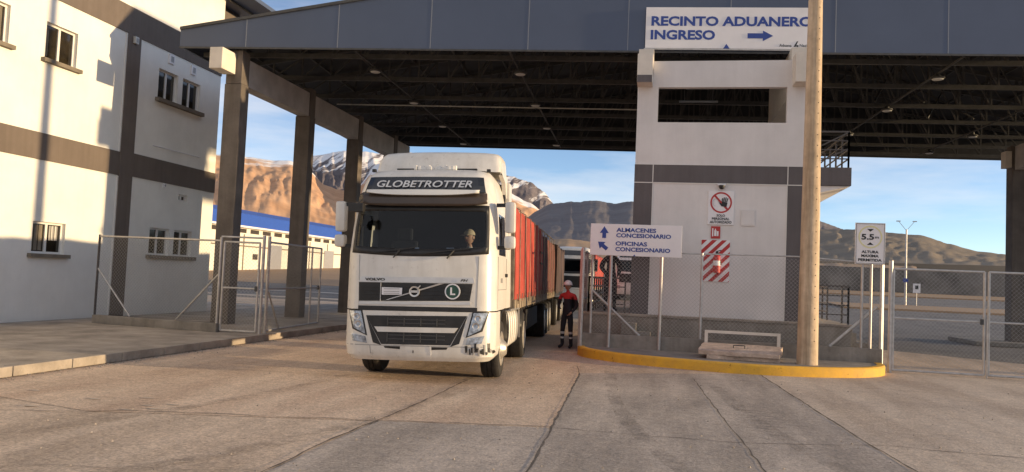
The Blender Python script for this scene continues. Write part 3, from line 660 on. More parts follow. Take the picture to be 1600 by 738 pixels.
# balcony on the right with its railing
mb = MB(); mb.box((3.325, 0.0, 4.30), (4.33, 4.6, 4.42)); mb.box((4.21, 0.0, 4.42), (4.33, 4.6, 4.74)); mb.box((3.325, 0, 4.42), (4.21, .12, 4.74)); mb.box((3.325, 4.48, 4.42), (4.21, 4.6, 4.74)); mb.build('balcony', m_towerband, gh)
mb = MB(); mb.prism([(3.325, 4.29), (4.31, 4.29), (3.325, 4.05)], .03, 4.55, 'y'); mb.build('balcony_soffit', m_towerwall, gh)
def railing(parent, pts, z0, z1, n=4, mid=True, name='railing'):
    mb = MB()
    for (a, b) in zip(pts[:-1], pts[1:]):
        A = Vector((*a, 0)); B = Vector((*b, 0)); l = (B-A).length; k = max(1, round(l/.7))
        for i in range(k+1):
            p = A.lerp(B, i/k); mb.bar((p.x, p.y, z0), (p.x, p.y, z1), .04, .04)
        for j in range(n):
            z = z1-(z1-z0)*j/n; mb.bar((*a, z), (*b, z), .05 if j == 0 else .028, .04 if j == 0 else .028)
    return mb.build(name, m_lattice, parent)
rb = MB()
rail = railing(gh, [(3.38, .06), (4.27, .06), (4.27, 4.5), (3.38, 4.5)], 4.74, 5.62, 4, name='balcony_railing')
mb = MB(); mb.bar((3.4, .06, 4.8), (4.25, .06, 5.2), .03, .03); mb.bar((3.4, .06, 5.15), (4.25, .06, 5.6), .03, .03); mb.build('brace', m_lattice, rail)
# plinth and steps
mb = MB(); mb.box((-1.95, -.34, 0), (4.35, 5.2, .93)); mb.build('plinth', m_conc, gh, bevel=.01)
mb = MB(); mb.box((-1.97, -.37, .93), (4.37, 5.22, .985)); mb.build('plinth_slab', m_slab, gh, bevel=.008)
for k in range(3):
    mb = MB(); mb.box((-1.0+k*.35, -.62-.001*k, .01), (-.64+k*.35, -.345, .78-.2*k)); mb.build('step', m_conc, gh, bevel=.008)
for k in range(3):
    mb = MB(); mb.box((4.375+k*.28, .6, .01), (4.655+k*.28, 2.2, .76-.24*k)); mb.build('step', m_conc, gh, bevel=.008)
railing(gh, [(-.95, -.2), (-1.85, -.2), (-1.85, 5)], .985, 1.85, 4)
railing(gh, [(3.45, -.2), (4.28, -.2), (4.28, .5)], .985, 1.88, 4)
railing(gh, [(4.28, 2.3), (4.28, 5.0)], .985, 1.88, 4)
# fluorescent tubes inside the upper room
for i, (x, y, lab) in enumerate(((.95, 1.6, 'upper fluorescent tube hanging inside the gatehouse opening'), (.8, 3.2, 'lower, farther fluorescent tube hanging inside the gatehouse opening'))):
    mb = MB(); mb.box((x-.55, y-.04+YT, 7.05), (x+.55, y+.04+YT, 7.09)); mb.bar((x-.4, y+YT, 7.09), (x-.4, y+YT, 7.45), .01); mb.bar((x+.4, y+YT, 7.09), (x+.4, y+YT, 7.45), .01)
    tag(mb.build('tube_lamp', m_cabgrey), lab, 'lamp', 'tube lamps in the gatehouse')

# things on the gatehouse wall
F = YT-.001
sg = thing('warning_sign', 'no entry hand sign reading solo personal autorizado on gatehouse wall', 'sign', (1.31, F, 3.69))
MB().box((-.31, -.03, -.42), (.31, 0, .42)).build('board', m_white, sg, bevel=.006)
mb = MB(); pts = [[(r*math.cos(a), r*math.sin(a)) for r in (.22, .26)] for a in [i*math.pi/24 for i in range(49)]]
mb.grid([[(p[0], -.034, p[1]+.13) for p in row] for row in pts]); a = .72
mb.add([(-.19, -.0345, .30), (-.15, -.0345, .33), (.19, -.0345, -.04), (.15, -.0345, -.07)], [(0, 1, 2, 3)]); mb.build('prohibition_ring', m_red, sg, solid=.002)
mb = MB(); 
mb.prism([(.0, .04), (.13, .02), (.15, .13), (.02, .15)], -.0385, -.035, 'y')
for k in range(4): mb.prism([(.01+k*.036, .14), (.035+k*.036, .14), (.045+k*.042, .27-abs(k-1.5)*.02), (.02+k*.042, .27-abs(k-1.5)*.02)], -.0385, -.035, 'y')
mb.prism([(.0, .05), (-.05, .12), (-.03, .14), (.02, .09)], -.0385, -.035, 'y'); mb.build('hand_symbol', m_black, sg)
mb = MB(); ps = [(-.13+.07*math.cos(i*.42), .13+.09*math.sin(i*.42)) for i in range(12)]
for p, q in zip(ps[:-1], ps[1:]): mb.bar((p[0], -.036, p[1]), (q[0], -.036, q[1]), .01, .004)
mb.build('face_symbol', m_cabgrey, sg)
text('SOLO', 'lettering', m_black, sg, (-.1, -.036, -.22), .2, .06); text('PERSONAL', 'lettering', m_black, sg, (-.21, -.036, -.30), .42, .06); text('AUTORIZADO', 'lettering', m_black, sg, (-.26, -.036, -.385), .52, .065)
sg = thing('fire_point_sign', 'small red extinguisher sign below the no entry sign', 'sign', (1.20, F, 3.08))
MB().box((-.11, -.02, -.15), (.11, 0, .15)).build('board', m_red, sg)
mb = MB(); mb.box((-.035, -.026, -.09), (.02, -.0205, .05)); mb.box((-.02, -.026, .05), (.005, -.0205, .09)); mb.box((.03, -.026, -.09), (.07, -.0205, .03)); mb.box((-.085, -.026, -.1), (-.055, -.0205, .1)); mb.build('symbol', m_white, sg)
sp = thing('striped_panel', 'red and white diagonal striped fire point panel on gatehouse wall', 'sign', (1.21, F, 2.38))
MB().box((-.34, -.02, -.51), (.34, 0, .51)).build('board', m_white, sp)
mb = MB()
def clip_stripe(c, wd):
    # stripe between lines z-x=c and z-x=c+wd clipped to the board rectangle
    poly = [(-.34, -.51), (.34, -.51), (.34, .51), (-.34, .51)]
    for (s, k) in ((1, c), (-1, -(c+wd))):
        q = []
        for i in range(len(poly)):
            p, r = poly[i], poly[(i+1) % len(poly)]; dp = s*(p[1]-p[0])-k; dr = s*(r[1]-r[0])-k
            if dp >= 0: q.append(p)
            if dp*dr < 0: t = dp/(dp-dr); q.append((p[0]+(r[0]-p[0])*t, p[1]+(r[1]-p[1])*t))
        poly = q
        if len(poly) < 3: return None
    return poly
for k in range(9):
    pl = clip_stripe(-.93+k*.235, .115)
    if pl: mb.prism(pl, -.024, -.0205, 'y')
mb.build('stripes', m_red, sp)
ex = thing('fire_extinguisher', 'red fire extinguisher hanging on the striped panel', 'fire extinguisher', (1.24, F-.12, 2.08))
MB().lathe([(.02, 0), (.085, .01), (.09, .05), (.09, .38), (.06, .44), (.03, .46)], n=20).build('cylinder', m_red, ex, smooth=True)
mb = MB(); mb.box((-.03, -.03, .46), (.03, .03, .52)); mb.bar((-.02, 0, .52), (.1, 0, .56), .02, .02); mb.build('valve', m_black, ex)
MB().bar((.03, -.02, .5), (.11, -.04, .2), .02, n=6).build('hose', m_black, ex)
mb = MB(); mb.lathe([(.0905, .18), (.0905, .30)], n=20, cap=False); mb.build('sticker', m_white, ex)
mb = MB(); mb.box((-.17, -.02, -.2), (.17, 0, .2)); mb.box((-.145, -.026, -.175), (.145, -.0205, .175)); tag(mb.build('electrical_box', m_towerwall, loc=(1.96, F, 3.46), bevel=.004), 'flush white cover plate right of the no entry sign', 'box')
cc = thing('security_camera', 'small dome security camera under the grey band of gatehouse', 'camera', (1.31, F-.012, 4.24))
MB().box((-.1, -.05, 0), (.1, 0, .05)).build('bracket', m_white, cc)
mb = MB(); mb.lathe([(.02, -.10), (.055, -.08), (.075, -.03), (.075, 0)], (0, -.09, 0), n=16); mb.build('dome', m_black, cc, smooth=True)
# big sign on the fascia (turned with the canopy)
sg = thing('entrance_sign', 'white board reading recinto aduanero ingreso with arrow on the fascia', 'sign', (-.69, 19.92+.0734*10.92-.03, 7.825), CA, None)
MB().box((0, -.06, 0), (4.35, 0, 1.07)).build('board', m_white, sg, bevel=.006)
MB().box((-.03, -.05, -.035), (4.38, 0, -.002)).build('bottom_rail', m_galv, sg)
text('RECINTO ADUANERO', 'lettering', m_blue, sg, (.14, -.064, .58), 4.02, .255, bold=.035); text('INGRESO', 'lettering', m_blue, sg, (.13, -.064, .22), 1.63, .255, bold=.035)
mb = MB(); mb.prism([(2.57, .27), (2.95, .27), (2.95, .20), (3.2, .335), (2.95, .47), (2.95, .40), (2.57, .40)], -.068, -.061, 'y'); mb.build('arrow', m_blue, sg)
mb = MB(); mb.prism([(1.97, .0), (2.13, .0), (2.05, .12)], -.067, -.061, 'y'); mb.build('emblem', m_blue, sg)
text('Aduana', 'lettering', m_black, sg, (3.36, -.064, .06), .30, .07, bold=.0); text('Nacional', 'lettering', m_black, sg, (3.86, -.064, .06), .36, .07, bold=.0)
mb = MB(); mb.prism([(3.71, .06), (3.76, .06), (3.82, .2), (3.79, .2)], -.067, -.061, 'y'); mb.box((3.78, -.067, .06), (3.83, -.061, .1)); mb.build('emblem', m_black, sg)

# ================================================================== FENCES, GATES, SIGNS
def chain(mb, A, B, z0, z1, pitch=.092, wr=.0046):
    """crossing diagonal wires between ground points A and B"""
    A = Vector((*A, 0)); B = Vector((*B, 0)); Ln = (B-A).length; d = (B-A)/Ln; H_ = z1-z0; up = Vector((0, 0, 1))
    k = -H_
    while k < Ln:
        for sgn in (1, -1):
            a0, a1 = k, k+H_
            s0, s1 = max(0, a0), min(Ln, a1)
            if s1-s0 < .02: continue
            t0, t1 = (s0-a0), (s1-a0)
            if sgn < 0: t0, t1 = H_-t0, H_-t1
            mb.bar(A+d*s0+up*(z0+t0), A+d*s1+up*(z0+t1), wr, n=3)
        k += pitch
    return mb
def tube(mb, pts, dia=.05, n=8):
    for a, b in zip(pts[:-1], pts[1:]): mb.bar(a, b, dia, n=n)
    return mb
# left low wall + fence
A, B = (-14.2, 18.0), (-10.5, 17.5)
lw = MB(); lw.prism([(A[0], A[1]), (B[0]+.05, B[1]), (B[0]+.05, B[1]+.18), (A[0], A[1]+.18)], .15, .36); tag(lw.build('low_wall', m_conc, bevel=.01), 'low concrete wall under the left chain link fence', 'wall')
fl = thing('chain_link_fence', 'left chain link fence on low wall in front of shaded office wall', 'fence', (0, 0, 0))
Y = lambda t: (A[0]+(B[0]-A[0])*t, A[1]+(B[1]-A[1])*t+.09)
pA, pB = Y(0.0), Y(1.0)
for p, h in ((pA, 2.4), (pB, 2.42)): tube(MB(), [(*p, .15), (*p, h)], .06).build('post', m_galv if p is pB else m_lattice, fl)
tube(MB(), [(*pA, 2.36), (*pB, 2.34)], .05).build('top_rail', m_galv, fl)
for t0, t1 in ((.0, .30), (1.0, .68)):
    a, b = Y(t0), Y(t1); tube(MB(), [(*a, 1.55), (*b, .38)], .045).build('brace', m_galv, fl)
chain(MB(), pA, pB, .4, 2.34).build('mesh', m_wire, fl)
# open walk gate and swing leaf
def leaf(name, label, P0, P1, z0, z1, mid, verts=(), wires=True, brace=None, extra=None):
    g = thing(name, label, 'gate')
    a = (*P0, 0); b = (*P1, 0)
    mb = MB(); q = lambda t, z: (P0[0]+(P1[0]-P0[0])*t, P0[1]+(P1[1]-P0[1])*t, z)
    for t in (0, 1): tube(mb, [q(t, z0), q(t, z1)], .055)
    tube(mb, [q(0, z0), q(1, z0)], .05); tube(mb, [q(0, z1), q(1, z1)], .05)
    mb.build('frame', m_galv, g)
    for z in mid: tube(MB(), [q(0, z), q(1, z)], .045).build('mid_rail', m_galv, g)
    for t in verts: tube(MB(), [q(t, z0), q(t, z1)], .05).build('upright', m_galv, g)
    if brace:
        for (t0, za, t1, zb) in brace: tube(MB(), [q(t0, za), q(t1, zb)], .045).build('brace', m_galv, g)
    chain(MB(), q(0, 0)[:2], q(1, 0)[:2], z0+.03, z1-.02).build('mesh', m_wire, g)
    MB().box((q(.97, 0)[0]-.03, q(.97, 0)[1]-.05, mid[0]-.06), (q(.97, 0)[0]+.03, q(.97, 0)[1]-.01, mid[0]+.06)).build('latch', m_steel, g)
    return g
leaf('walk_gate', 'narrow chain link gate leaf between left fence and kerb', (-10.42, 17.62), (-9.52, 17.66), .2, 2.32, [1.22])
leaf('swing_gate', 'long chain link gate leaf standing open beside the left kerb', (-9.5, 18.1), (-9.9, 22.0), .2, 2.36, [1.22], verts=(.8,), brace=[(.02, 1.15, .22, .2)])
for (x, y, lab) in ((-9.45, 17.72, 'tall gate post at left kerb, right of the narrow gate leaf'), (-9.46, 18.0, 'gate post at left kerb carrying the open swing leaf')):
    tag(tube(MB(), [(x, y, .14), (x, y, 2.5)], .075).build('gate_post', m_galv), lab, 'post')
tag(tube(MB(), [(-10.5, 17.6, 2.44), (-9.44, 17.72, 2.44)], .05).build('gate_header', m_galv), 'horizontal tube above the narrow left gate leaf', 'rail')
# right low wall + fence on the island
tag(MB().box((-1.97, 19.3, .15), (4.85, 19.5, .50)).build('low_wall', m_conc, bevel=.01), 'low concrete wall along back of the yellow kerbed island', 'wall')
fr = thing('chain_link_fence', 'chain link fence on island in front of the gatehouse', 'fence')
for x in (-1.72, .86, 4.83):
    tube(MB(), [(x, 19.4, .5), (x, 19.4, 2.52)], .06).build('post', m_galv, fr)
tube(MB(), [(-1.72, 19.4, 2.48), (3.0, 19.4, 2.52), (4.83, 19.4, 2.42)], .035).build('top_wire', m_galv, fr)
tube(MB(), [(-1.72, 19.4, 1.55), (-.55, 19.4, .5)], .055).build('brace', m_galv, fr)
tube(MB(), [(4.75, 19.42, 1.45), (3.75, 19.42, .5)], .065).build('brace', m_galv, fr)
chain(MB(), (-1.72, 19.4), (4.83, 19.4), .52, 2.46).build('mesh', m_wire, fr)
# vertical leaf seen edge-on at the lane side
g2 = leaf('swing_gate', 'chain link gate leaf swung open along right side of lane', (-1.98, 19.3), (-2.06, 23.2), .12, 2.5, [1.3], verts=(.5,))
tag(tube(MB(), [(-1.93, 19.22, 0.15), (-1.93, 19.22, 2.55)], .08).build('gate_post', m_galv), 'gate post at left tip of the yellow kerbed island', 'post')
# direction sign on two posts
ds = thing('direction_sign', 'white board reading almacenes and oficinas concesionario on two posts', 'sign', (-.7, 19.15, .2))
MB().box((-1.07, -.03, 2.18), (1.07, 0, 2.93)).build('board', m_white, ds, bevel=.005)
for x in (-.56, .62): tube(MB(), [(x, .035, 0), (x, .035, 2.6)], .075, 12).build('post', m_galv, ds, smooth=True)
for s, x, z, w_ in (('ALMACENES', -.46, 2.745, .93), ('CONCESIONARIO', -.46, 2.615, 1.28), ('OFICINAS', -.47, 2.42, .74), ('CONCESIONARIO', -.47, 2.285, 1.28)):
    text(s, 'lettering', m_blue, ds, (x, -.034, z), w_, .1, bold=.03)
mb = MB(); mb.prism([(-.79, 2.59), (-.70, 2.59), (-.70, 2.71), (-.64, 2.71), (-.745, 2.87), (-.85, 2.71), (-.79, 2.71)], -.036, -.031, 'y'); mb.build('arrow', m_blue, ds)
mb = MB(); c, s_ = math.cos(R(52)), math.sin(R(52)); pts = [(-.045, -.12), (.045, -.12), (.045, .02), (.105, .02), (0, .16), (-.105, .02), (-.045, .02)]
mb.prism([(p[0]*c-p[1]*s_-.76, p[0]*s_+p[1]*c+2.40) for p in pts], -.036, -.031, 'y'); mb.build('arrow', m_blue, ds)
mb = MB(); mb.prism([(-.05, 2.18), (.01, 2.18), (-.02, 2.22)], -.036, -.031, 'y'); mb.build('emblem', m_blue, ds)
# height limit sign
hs = thing('height_limit_sign', 'white sign reading 5.5 m altura maxima permitida on two posts', 'sign', (4.55, 19.34, .3))
MB().box((-.32, -.03, 2.1), (.32, 0, 3.04)).build('board', m_white, hs, bevel=.004)
mb = MB(); 
for a, b in (((-.30, 2.12), (.30, 2.12)), ((.30, 2.12), (.30, 3.02)), ((.30, 3.02), (-.30, 3.02)), ((-.30, 3.02), (-.30, 2.12))): mb.bar((a[0], -.033, a[1]), (b[0], -.033, b[1]), .012, .012)
mb.build('border', m_cabgrey, hs)
m_ring = mat('pale_yellow_ring', (.72, .68, .38), .5, var=0)
mb = MB(); mb.grid([[(r*math.cos(a), -.034, 2.72+r*math.sin(a)) for r in (.225, .255)] for a in [i*math.pi/24 for i in range(49)]]); mb.build('ring', m_ring, hs, solid=.002)
text('5.5', 'lettering', m_black, hs, (-.19, -.034, 2.655), .27, .13, bold=.03); text('m', 'lettering', m_black, hs, (.10, -.034, 2.69), .08, .04, bold=.02)
for pp in ([(-.07, 2.90), (.07, 2.90), (0, 2.84)], [(-.07, 2.54), (.07, 2.54), (0, 2.60)]): MB().prism(pp, -.036, -.031, 'y').build('arrow', m_black, hs)
for s, z, w_ in (('ALTURA', 2.35, .36), ('MAXIMA', 2.26, .37), ('PERMITIDA', 2.165, .5)): text(s, 'lettering', m_black, hs, (-w_/2, -.034, z), w_, .062, bold=.03)
for x in (-.14, .05): tube(MB(), [(x, .03, .18), (x, .03, 3.0)], .055).build('post', m_galv, hs)
# double gate at the right
tag(tube(MB(), [(5.0, 19.3, 0), (5.0, 19.3, 2.5)], .09).build('gate_post', m_galv), 'gate post at right tip of the yellow kerbed island', 'post')
tag(tube(MB(), [(4.9, 19.6, 0), (4.9, 19.6, 2.6)], .07).build('gate_post', m_galv), 'thinner post just behind the height limit sign', 'post')
def bigleaf(x0, x1, lab):
    return leaf('lane_gate', lab, (x0, 19.3), (x1, 19.3), .06, 2.32, [1.22], brace=None)
bigleaf(5.06, 6.93, 'closed chain link gate leaf right of the height limit sign')
bigleaf(7.02, 8.95, 'closed chain link gate leaf at right edge of the photo')
tag(MB().bar((6.975, 19.25, 0), (6.975, 19.25, 1.3), .03, n=6).build('drop_bolt', m_galv), 'vertical drop bolt where the two right gate leaves meet', 'bolt')
# concrete pole
pl = thing('utility_pole', 'tall tapered concrete pole standing in the yellow kerbed island', 'pole', (3.015, 17.9, .19))
MB().lathe([(.215, 0), (.145, 7.9), (.12, 11.3), (.05, 11.35)], n=32).build('shaft', m_pole, pl, smooth=True)
mb = MB()
for k in range(46):
    z = .5+k*.23; rr = .215-.0089*z; a = R(-62); mb.lathe([(.011, -.004), (.011, .008)], (rr*math.cos(a), rr*math.sin(a), z), 'y', 8)
mb.build('bolt_hole', m_black, pl)
# hatch and metal frame on the island
hc = thing('manhole_cover', 'rough concrete hatch slab lying on the yellow kerbed island', 'hatch', (1.74, 18.32, .19), R(-4))
def rough_slab(w_, d_, z0, z1, nm, par):
    mb = MB(); n_ = 24; ring = []
    for i in range(n_):
        t = i/n_*4; s = int(t); q = t-s; p = [(-w_+2*w_*q, -d_), (w_, -d_+2*d_*q), (w_-2*w_*q, d_), (-w_, d_-2*d_*q)][s]
        j = .025; ring.append((p[0]+random.uniform(-j, j), p[1]+random.uniform(-j, j)))
    mb.prism(ring, z0, z1); return mb.build(nm, m_hatch, par, bevel=.012)
rough_slab(.74, .50, 0.0, .09, 'base_slab', hc); lid = rough_slab(.86, .60, .0, .09, 'lid', hc); lid.location = (-.05, .05, .135); lid.rotation_euler = (R(4.5), 0, R(-5))
mb = MB(); tube(mb, [(-.2, .0, .215), (-.2, .0, .285), (.04, .0, .285), (.04, .0, .215)], .022, 6); mb.build('handle', m_steel, hc)
mf = MB(); mf.box((.95, 19.02, .2), (1.02, 19.08, .74)); mf.box((2.55, 19.02, .2), (2.62, 19.08, .74)); mf.box((1.022, 19.02, .68), (2.548, 19.08, .74)); tag(mf.build('metal_frame', m_beamend), 'low pale metal frame standing behind the concrete hatch', 'frame')
# far lamp post and small sign in the lot
lpst = thing('street_lamp', 'distant double-armed lamp post in the right-hand lot', 'street lamp', (19.25, 70, .86))
MB().lathe([(.10, 0), (.06, 6.2)], n=12).build('pole', m_galv, lpst, smooth=True)
mb = MB(); mb.bar((0, 0, 6.1), (-.6, 0, 6.85), .045); mb.bar((0, 0, 6.1), (.6, 0, 6.85), .045); mb.build('arm', m_lamp, lpst)
for s in (-1, 1): MB().box((s*.62-.15, -.08, 6.83), (s*.62+.15, .08, 6.90)).build('lamp_head', m_lamp, lpst)
MB().box((-.16, -.16, 1.9), (.16, .16, 2.2)).build('junction_box', m_blue, lpst)
ss = thing('small_sign', 'tiny white notice on a thin post beside distant lamp post', 'sign', (20.0, 69.7, .82))
tube(MB(), [(0, 0, 0), (0, 0, 1.8)], .06).build('post', m_galv, ss)
MB().box((-.28, -.05, 1.1), (.28, -.031, 1.85)).build('board', m_white, ss); MB().box((-.12, -.06, 1.4), (.12, -.051, 1.7)).build('symbol', m_black, ss)

# ================================================================== TRUCKS
def tab(T_, z):
    if z <= T_[0][0]: return T_[0][1:]
    for a, b in zip(T_[:-1], T_[1:]):
        if z <= b[0]:
            t = (z-a[0])/(b[0]-a[0]); return tuple(a[k]+(b[k]-a[k])*t for k in range(1, len(a)))
    return T_[-1][1:]
#      z    hw     yf     rx   ry
CT = [(.36, 1.14, -1.34, .26, .30), (.44, 1.22, -1.41, .28, .34), (.60, 1.245, -1.43, .30, .36), (1.15, 1.245, -1.41, .30, .36), (2.05, 1.24, -1.38, .30, .38),
      (2.5, 1.22, -1.26, .28, .36), (2.9, 1.19, -1.13, .27, .34), (3.2, 1.135, -1.02, .26, .32), (3.40, 1.075, -.90, .26, .32), (3.50, 1.0, -.72, .26, .32), (3.56, .86, -.42, .26, .3)]
def front_y(x, z):
    hw, yf, rx, ry = tab(CT, z); xf = hw-rx; ax = abs(x)
    if ax <= xf: return yf-.05*(1-(ax/xf)**2)
    t = min(1, (ax-xf)/rx); return yf+ry*(1-math.sqrt(max(0, 1-t*t)))
def patch(pts, off=.01, nx=14, nz=4, th=.02, mb=None, mi=0):
    """pts: four (x,z) corners LL, LR, UR, UL; a plate that follows the cab front, standing `off` proud"""
    mb = mb or MB(); P = []; Q = []
    for j in range(nz+1):
        v = j/nz; r1 = []; r2 = []
        for i in range(nx+1):
            u = i/nx
            x = (pts[0][0]*(1-u)+pts[1][0]*u)*(1-v)+(pts[3][0]*(1-u)+pts[2][0]*u)*v
            z = (pts[0][1]*(1-u)+pts[1][1]*u)*(1-v)+(pts[3][1]*(1-u)+pts[2][1]*u)*v
            y = front_y(x, z); sx = math.copysign(max(0, (abs(x)-.9))*.6, x)
            r1.append((x+sx*off, y-off, z)); r2.append((x, y-off+th, z))
        P.append(r1); Q.append(r2)
    mb.grid(P, mi); mb.grid(Q, mi)
    for rows in ([P[0], Q[0]], [P[-1], Q[-1]], [[r[0] for r in P], [r[0] for r in Q]], [[r[-1] for r in P], [r[-1] for r in Q]]): mb.grid(rows, mi)
    return mb
def footprint(z, yr=.86, ns=30, nc=7, nf=20):
    hw, yf, rx, ry = tab(CT, z); xf = hw-rx; pts = []
    for i in range(ns): pts.append((-hw, yr+(yf+ry-yr)*i/ns))
    for i in range(nc):
        a = math.pi/2*i/nc; x = -(xf+rx*math.cos(a)); pts.append((x, front_y(x, z)))
    for i in range(nf+1):
        x = -xf+2*xf*i/nf; pts.append((x, front_y(x, z)))
    m = [(-x, y) for x, y in pts[:ns+nc]][::-1]
    return pts+m
NS, NC, NF = 30, 7, 20

def make_wheel(parent, x, y, rad=.5, wd=.30, dual=False, zoff=0, steer=0, front=False):
    s = 1 if x > 0 else -1
    t = MB(); w2 = wd if not dual else .62
    prof = [(rad*.6, -w2/2), (rad*.93, -w2/2), (rad*.985, -w2/2+.03), (rad, -w2/2+.06), (rad, -.05), (rad-.012, -.045), (rad-.012, -.03), (rad, -.025), (rad, .025), (rad-.012, .03), (rad-.012, .045), (rad, .05), (rad, w2/2-.06), (rad*.985, w2/2-.03), (rad*.93, w2/2), (rad*.6, w2/2)]
    t.lathe(prof, axis='x', n=36); o = t.build('wheel', m_tyre, parent, smooth=True, loc=(x, y, rad+zoff)); o.rotation_euler = (0, 0, steer)
    r = MB()
    if front: r.lathe([(rad*.6, w2/2+.002), (rad*.56, w2/2+.012), (rad*.52, w2/2-.03), (rad*.40, w2/2-.02), (rad*.3, w2/2+.04), (rad*.2, w2/2+.09), (.01, w2/2+.10)], axis='x', n=28)
    else: r.lathe([(rad*.6, w2/2+.002), (rad*.56, w2/2+.012), (rad*.50, w2/2-.12), (rad*.3, w2/2-.13), (rad*.22, w2/2-.04), (.01, w2/2-.03)], axis='x', n=28)
    for k in range(10):
        a = 2*math.pi*k/10; r.lathe([(.014, 0), (.014, .03)], (w2/2-(.02 if front else .13), rad*.35*math.cos(a), rad*.35*math.sin(a)), 'x', 6)
    rr = r.build('rim', m_rim, o, smooth=True)
    if s < 0: rr.scale = (-1, 1, 1)
    return o

def tarp(y0, y1, z0, zt, m, name, parent, hw=1.25, seed=0, sag=.06, folds=True, hang=True):
    mb = MB(); P = []; n = int((y1-y0)/.07)
    prof = []
    for k in range(15): prof.append((1, z0+(zt-z0)*k/14, 'side'))
    top = 13
    for i in range(n+1):
        y = y0+(y1-y0)*i/n; row = []
        bow = .5+.5*math.cos((y-y0)*2*math.pi/1.8)
        ze = zt-sag*(1-bow)+.05*noise.noise(Vector((y*.5, seed, 0)))
        def side(sgn):
            r = []
            for k in range(13):
                v = k/12; z = z0+(ze-z0)*v-(.07*abs(noise.noise(Vector((y*3, seed, 4))))+.05*(math.sin(y*9+seed) > .2))*(1-v if hang else 0)
                fold = .055*noise.noise(Vector((y*2.6+.3*v, v*.6, seed)))+.02*abs(noise.noise(Vector((y*7, v*.8, seed+3))))+.012*math.sin(y*11+2*noise.noise(Vector((v*2, y*.4, 1))))*(1-v)
                r.append((sgn*(hw+fold-.03*v*v), y, z))
            return r
        a = side(-1); b = side(1)
        for p in a: row.append(p)
        for k in range(1, 12):
            u = k/12; x = -hw+2*hw*u; row.append((x*.98, y, ze+.16*math.sin(math.pi*u)+.03*noise.noise(Vector((x*2, y*1.5, seed)))))
        for p in b[::-1]: row.append(p)
        P.append(row)
    mb.grid(P)
    for e in (P[0], P[-1]): mb.add(e, [tuple(range(len(e)))])
    return mb.build(name, m, parent, smooth=True)

def make_cab(parent, detail=True, paint=m_cab):
    # shell
    zs = [1.17, 1.35, 1.6, 1.85, 2.08, 2.2, 2.35, 2.5, 2.65, 2.78, 2.88, 2.98, 3.1, 3.25, 3.38, 3.45, 3.5, 3.54, 3.56]
    P = []
    for j, z in enumerate(zs):
        fp = footprint(z); row = []
        for i, (x, y) in enumerate(fp):
            zz = z
            if 2.0 < z < 2.25 and abs(x) < 1.1 and y < -.9: zz = z-.05*(1-(x/1.1)**2)
            if j == 0 and abs(x) > 1.2 and y > -.66 and y < .66: zz = max(z, .5+math.sqrt(max(0, .68**2-y*y)))
            if j == 1 and abs(x) > 1.2 and y > -.66 and y < .66: zz = max(z, .52+math.sqrt(max(0, .72**2-y*y))*1.08)
            row.append((x, y, zz))
        P.append(row)
    nfp = len(P[0]); i0, i1 = NS+4, nfp-1-NS-4
    jw0, jw1 = 4, 10
    ws = lambda i, j: jw0 <= j < jw1 and i0 <= i < i1
    def sidewin(i, j):
        if not (4 <= j < 9): return False
        for ii in (i, nfp-2-i):
            if 13 <= ii < 28: return True
        return False
    sh = MB(); sh.grid([r for r in P], 0, skip=lambda j, i: ws(i, j) or sidewin(i, j))
    topr = [(x*.55, y*.6+.25*.0+.1, 3.60) for x, y, z in P[-1]]
    sh.grid([P[-1], topr]); sh.add(topr, [tuple(range(nfp))])
    sh.add([P[0][0], P[0][-1], P[-1][-1], P[-1][0]], [(0, 1, 2, 3)])
    body = sh.build('cab_body', paint, parent, smooth=True)
    # windscreen: frame ring then glass
    fr = MB(); gl = MB()
    pick = lambda f, o_: [[(P[j][i][0]*(1+o_*.3), P[j][i][1]-o_, P[j][i][2]) for i in range(i0, i1+1)] for j in range(jw0, jw1+1)]
    G = pick(None, .0); rr_ = len(G)-1; cc_ = len(G[0])-1
    fr.grid(pick(None, .008), 0, skip=lambda j, i: not (j == 0 or j == rr_-1 or i == 0 or i == cc_-1)); fr.build('windscreen_frame', m_plastic, parent, smooth=True, solid=.015)
    gl.grid(pick(None, .001)); gl.build('windscreen', m_windscreen, parent, smooth=True)
    for s in (0, 1):
        idx = range(13, 29) if s == 0 else range(nfp-29, nfp-13)
        m_ = MB(); m_.grid([[P[j][i] for i in idx] for j in range(4, 10)]); m_.build('side_window', m_sideglass, parent, smooth=True)
    return body, P, nfp

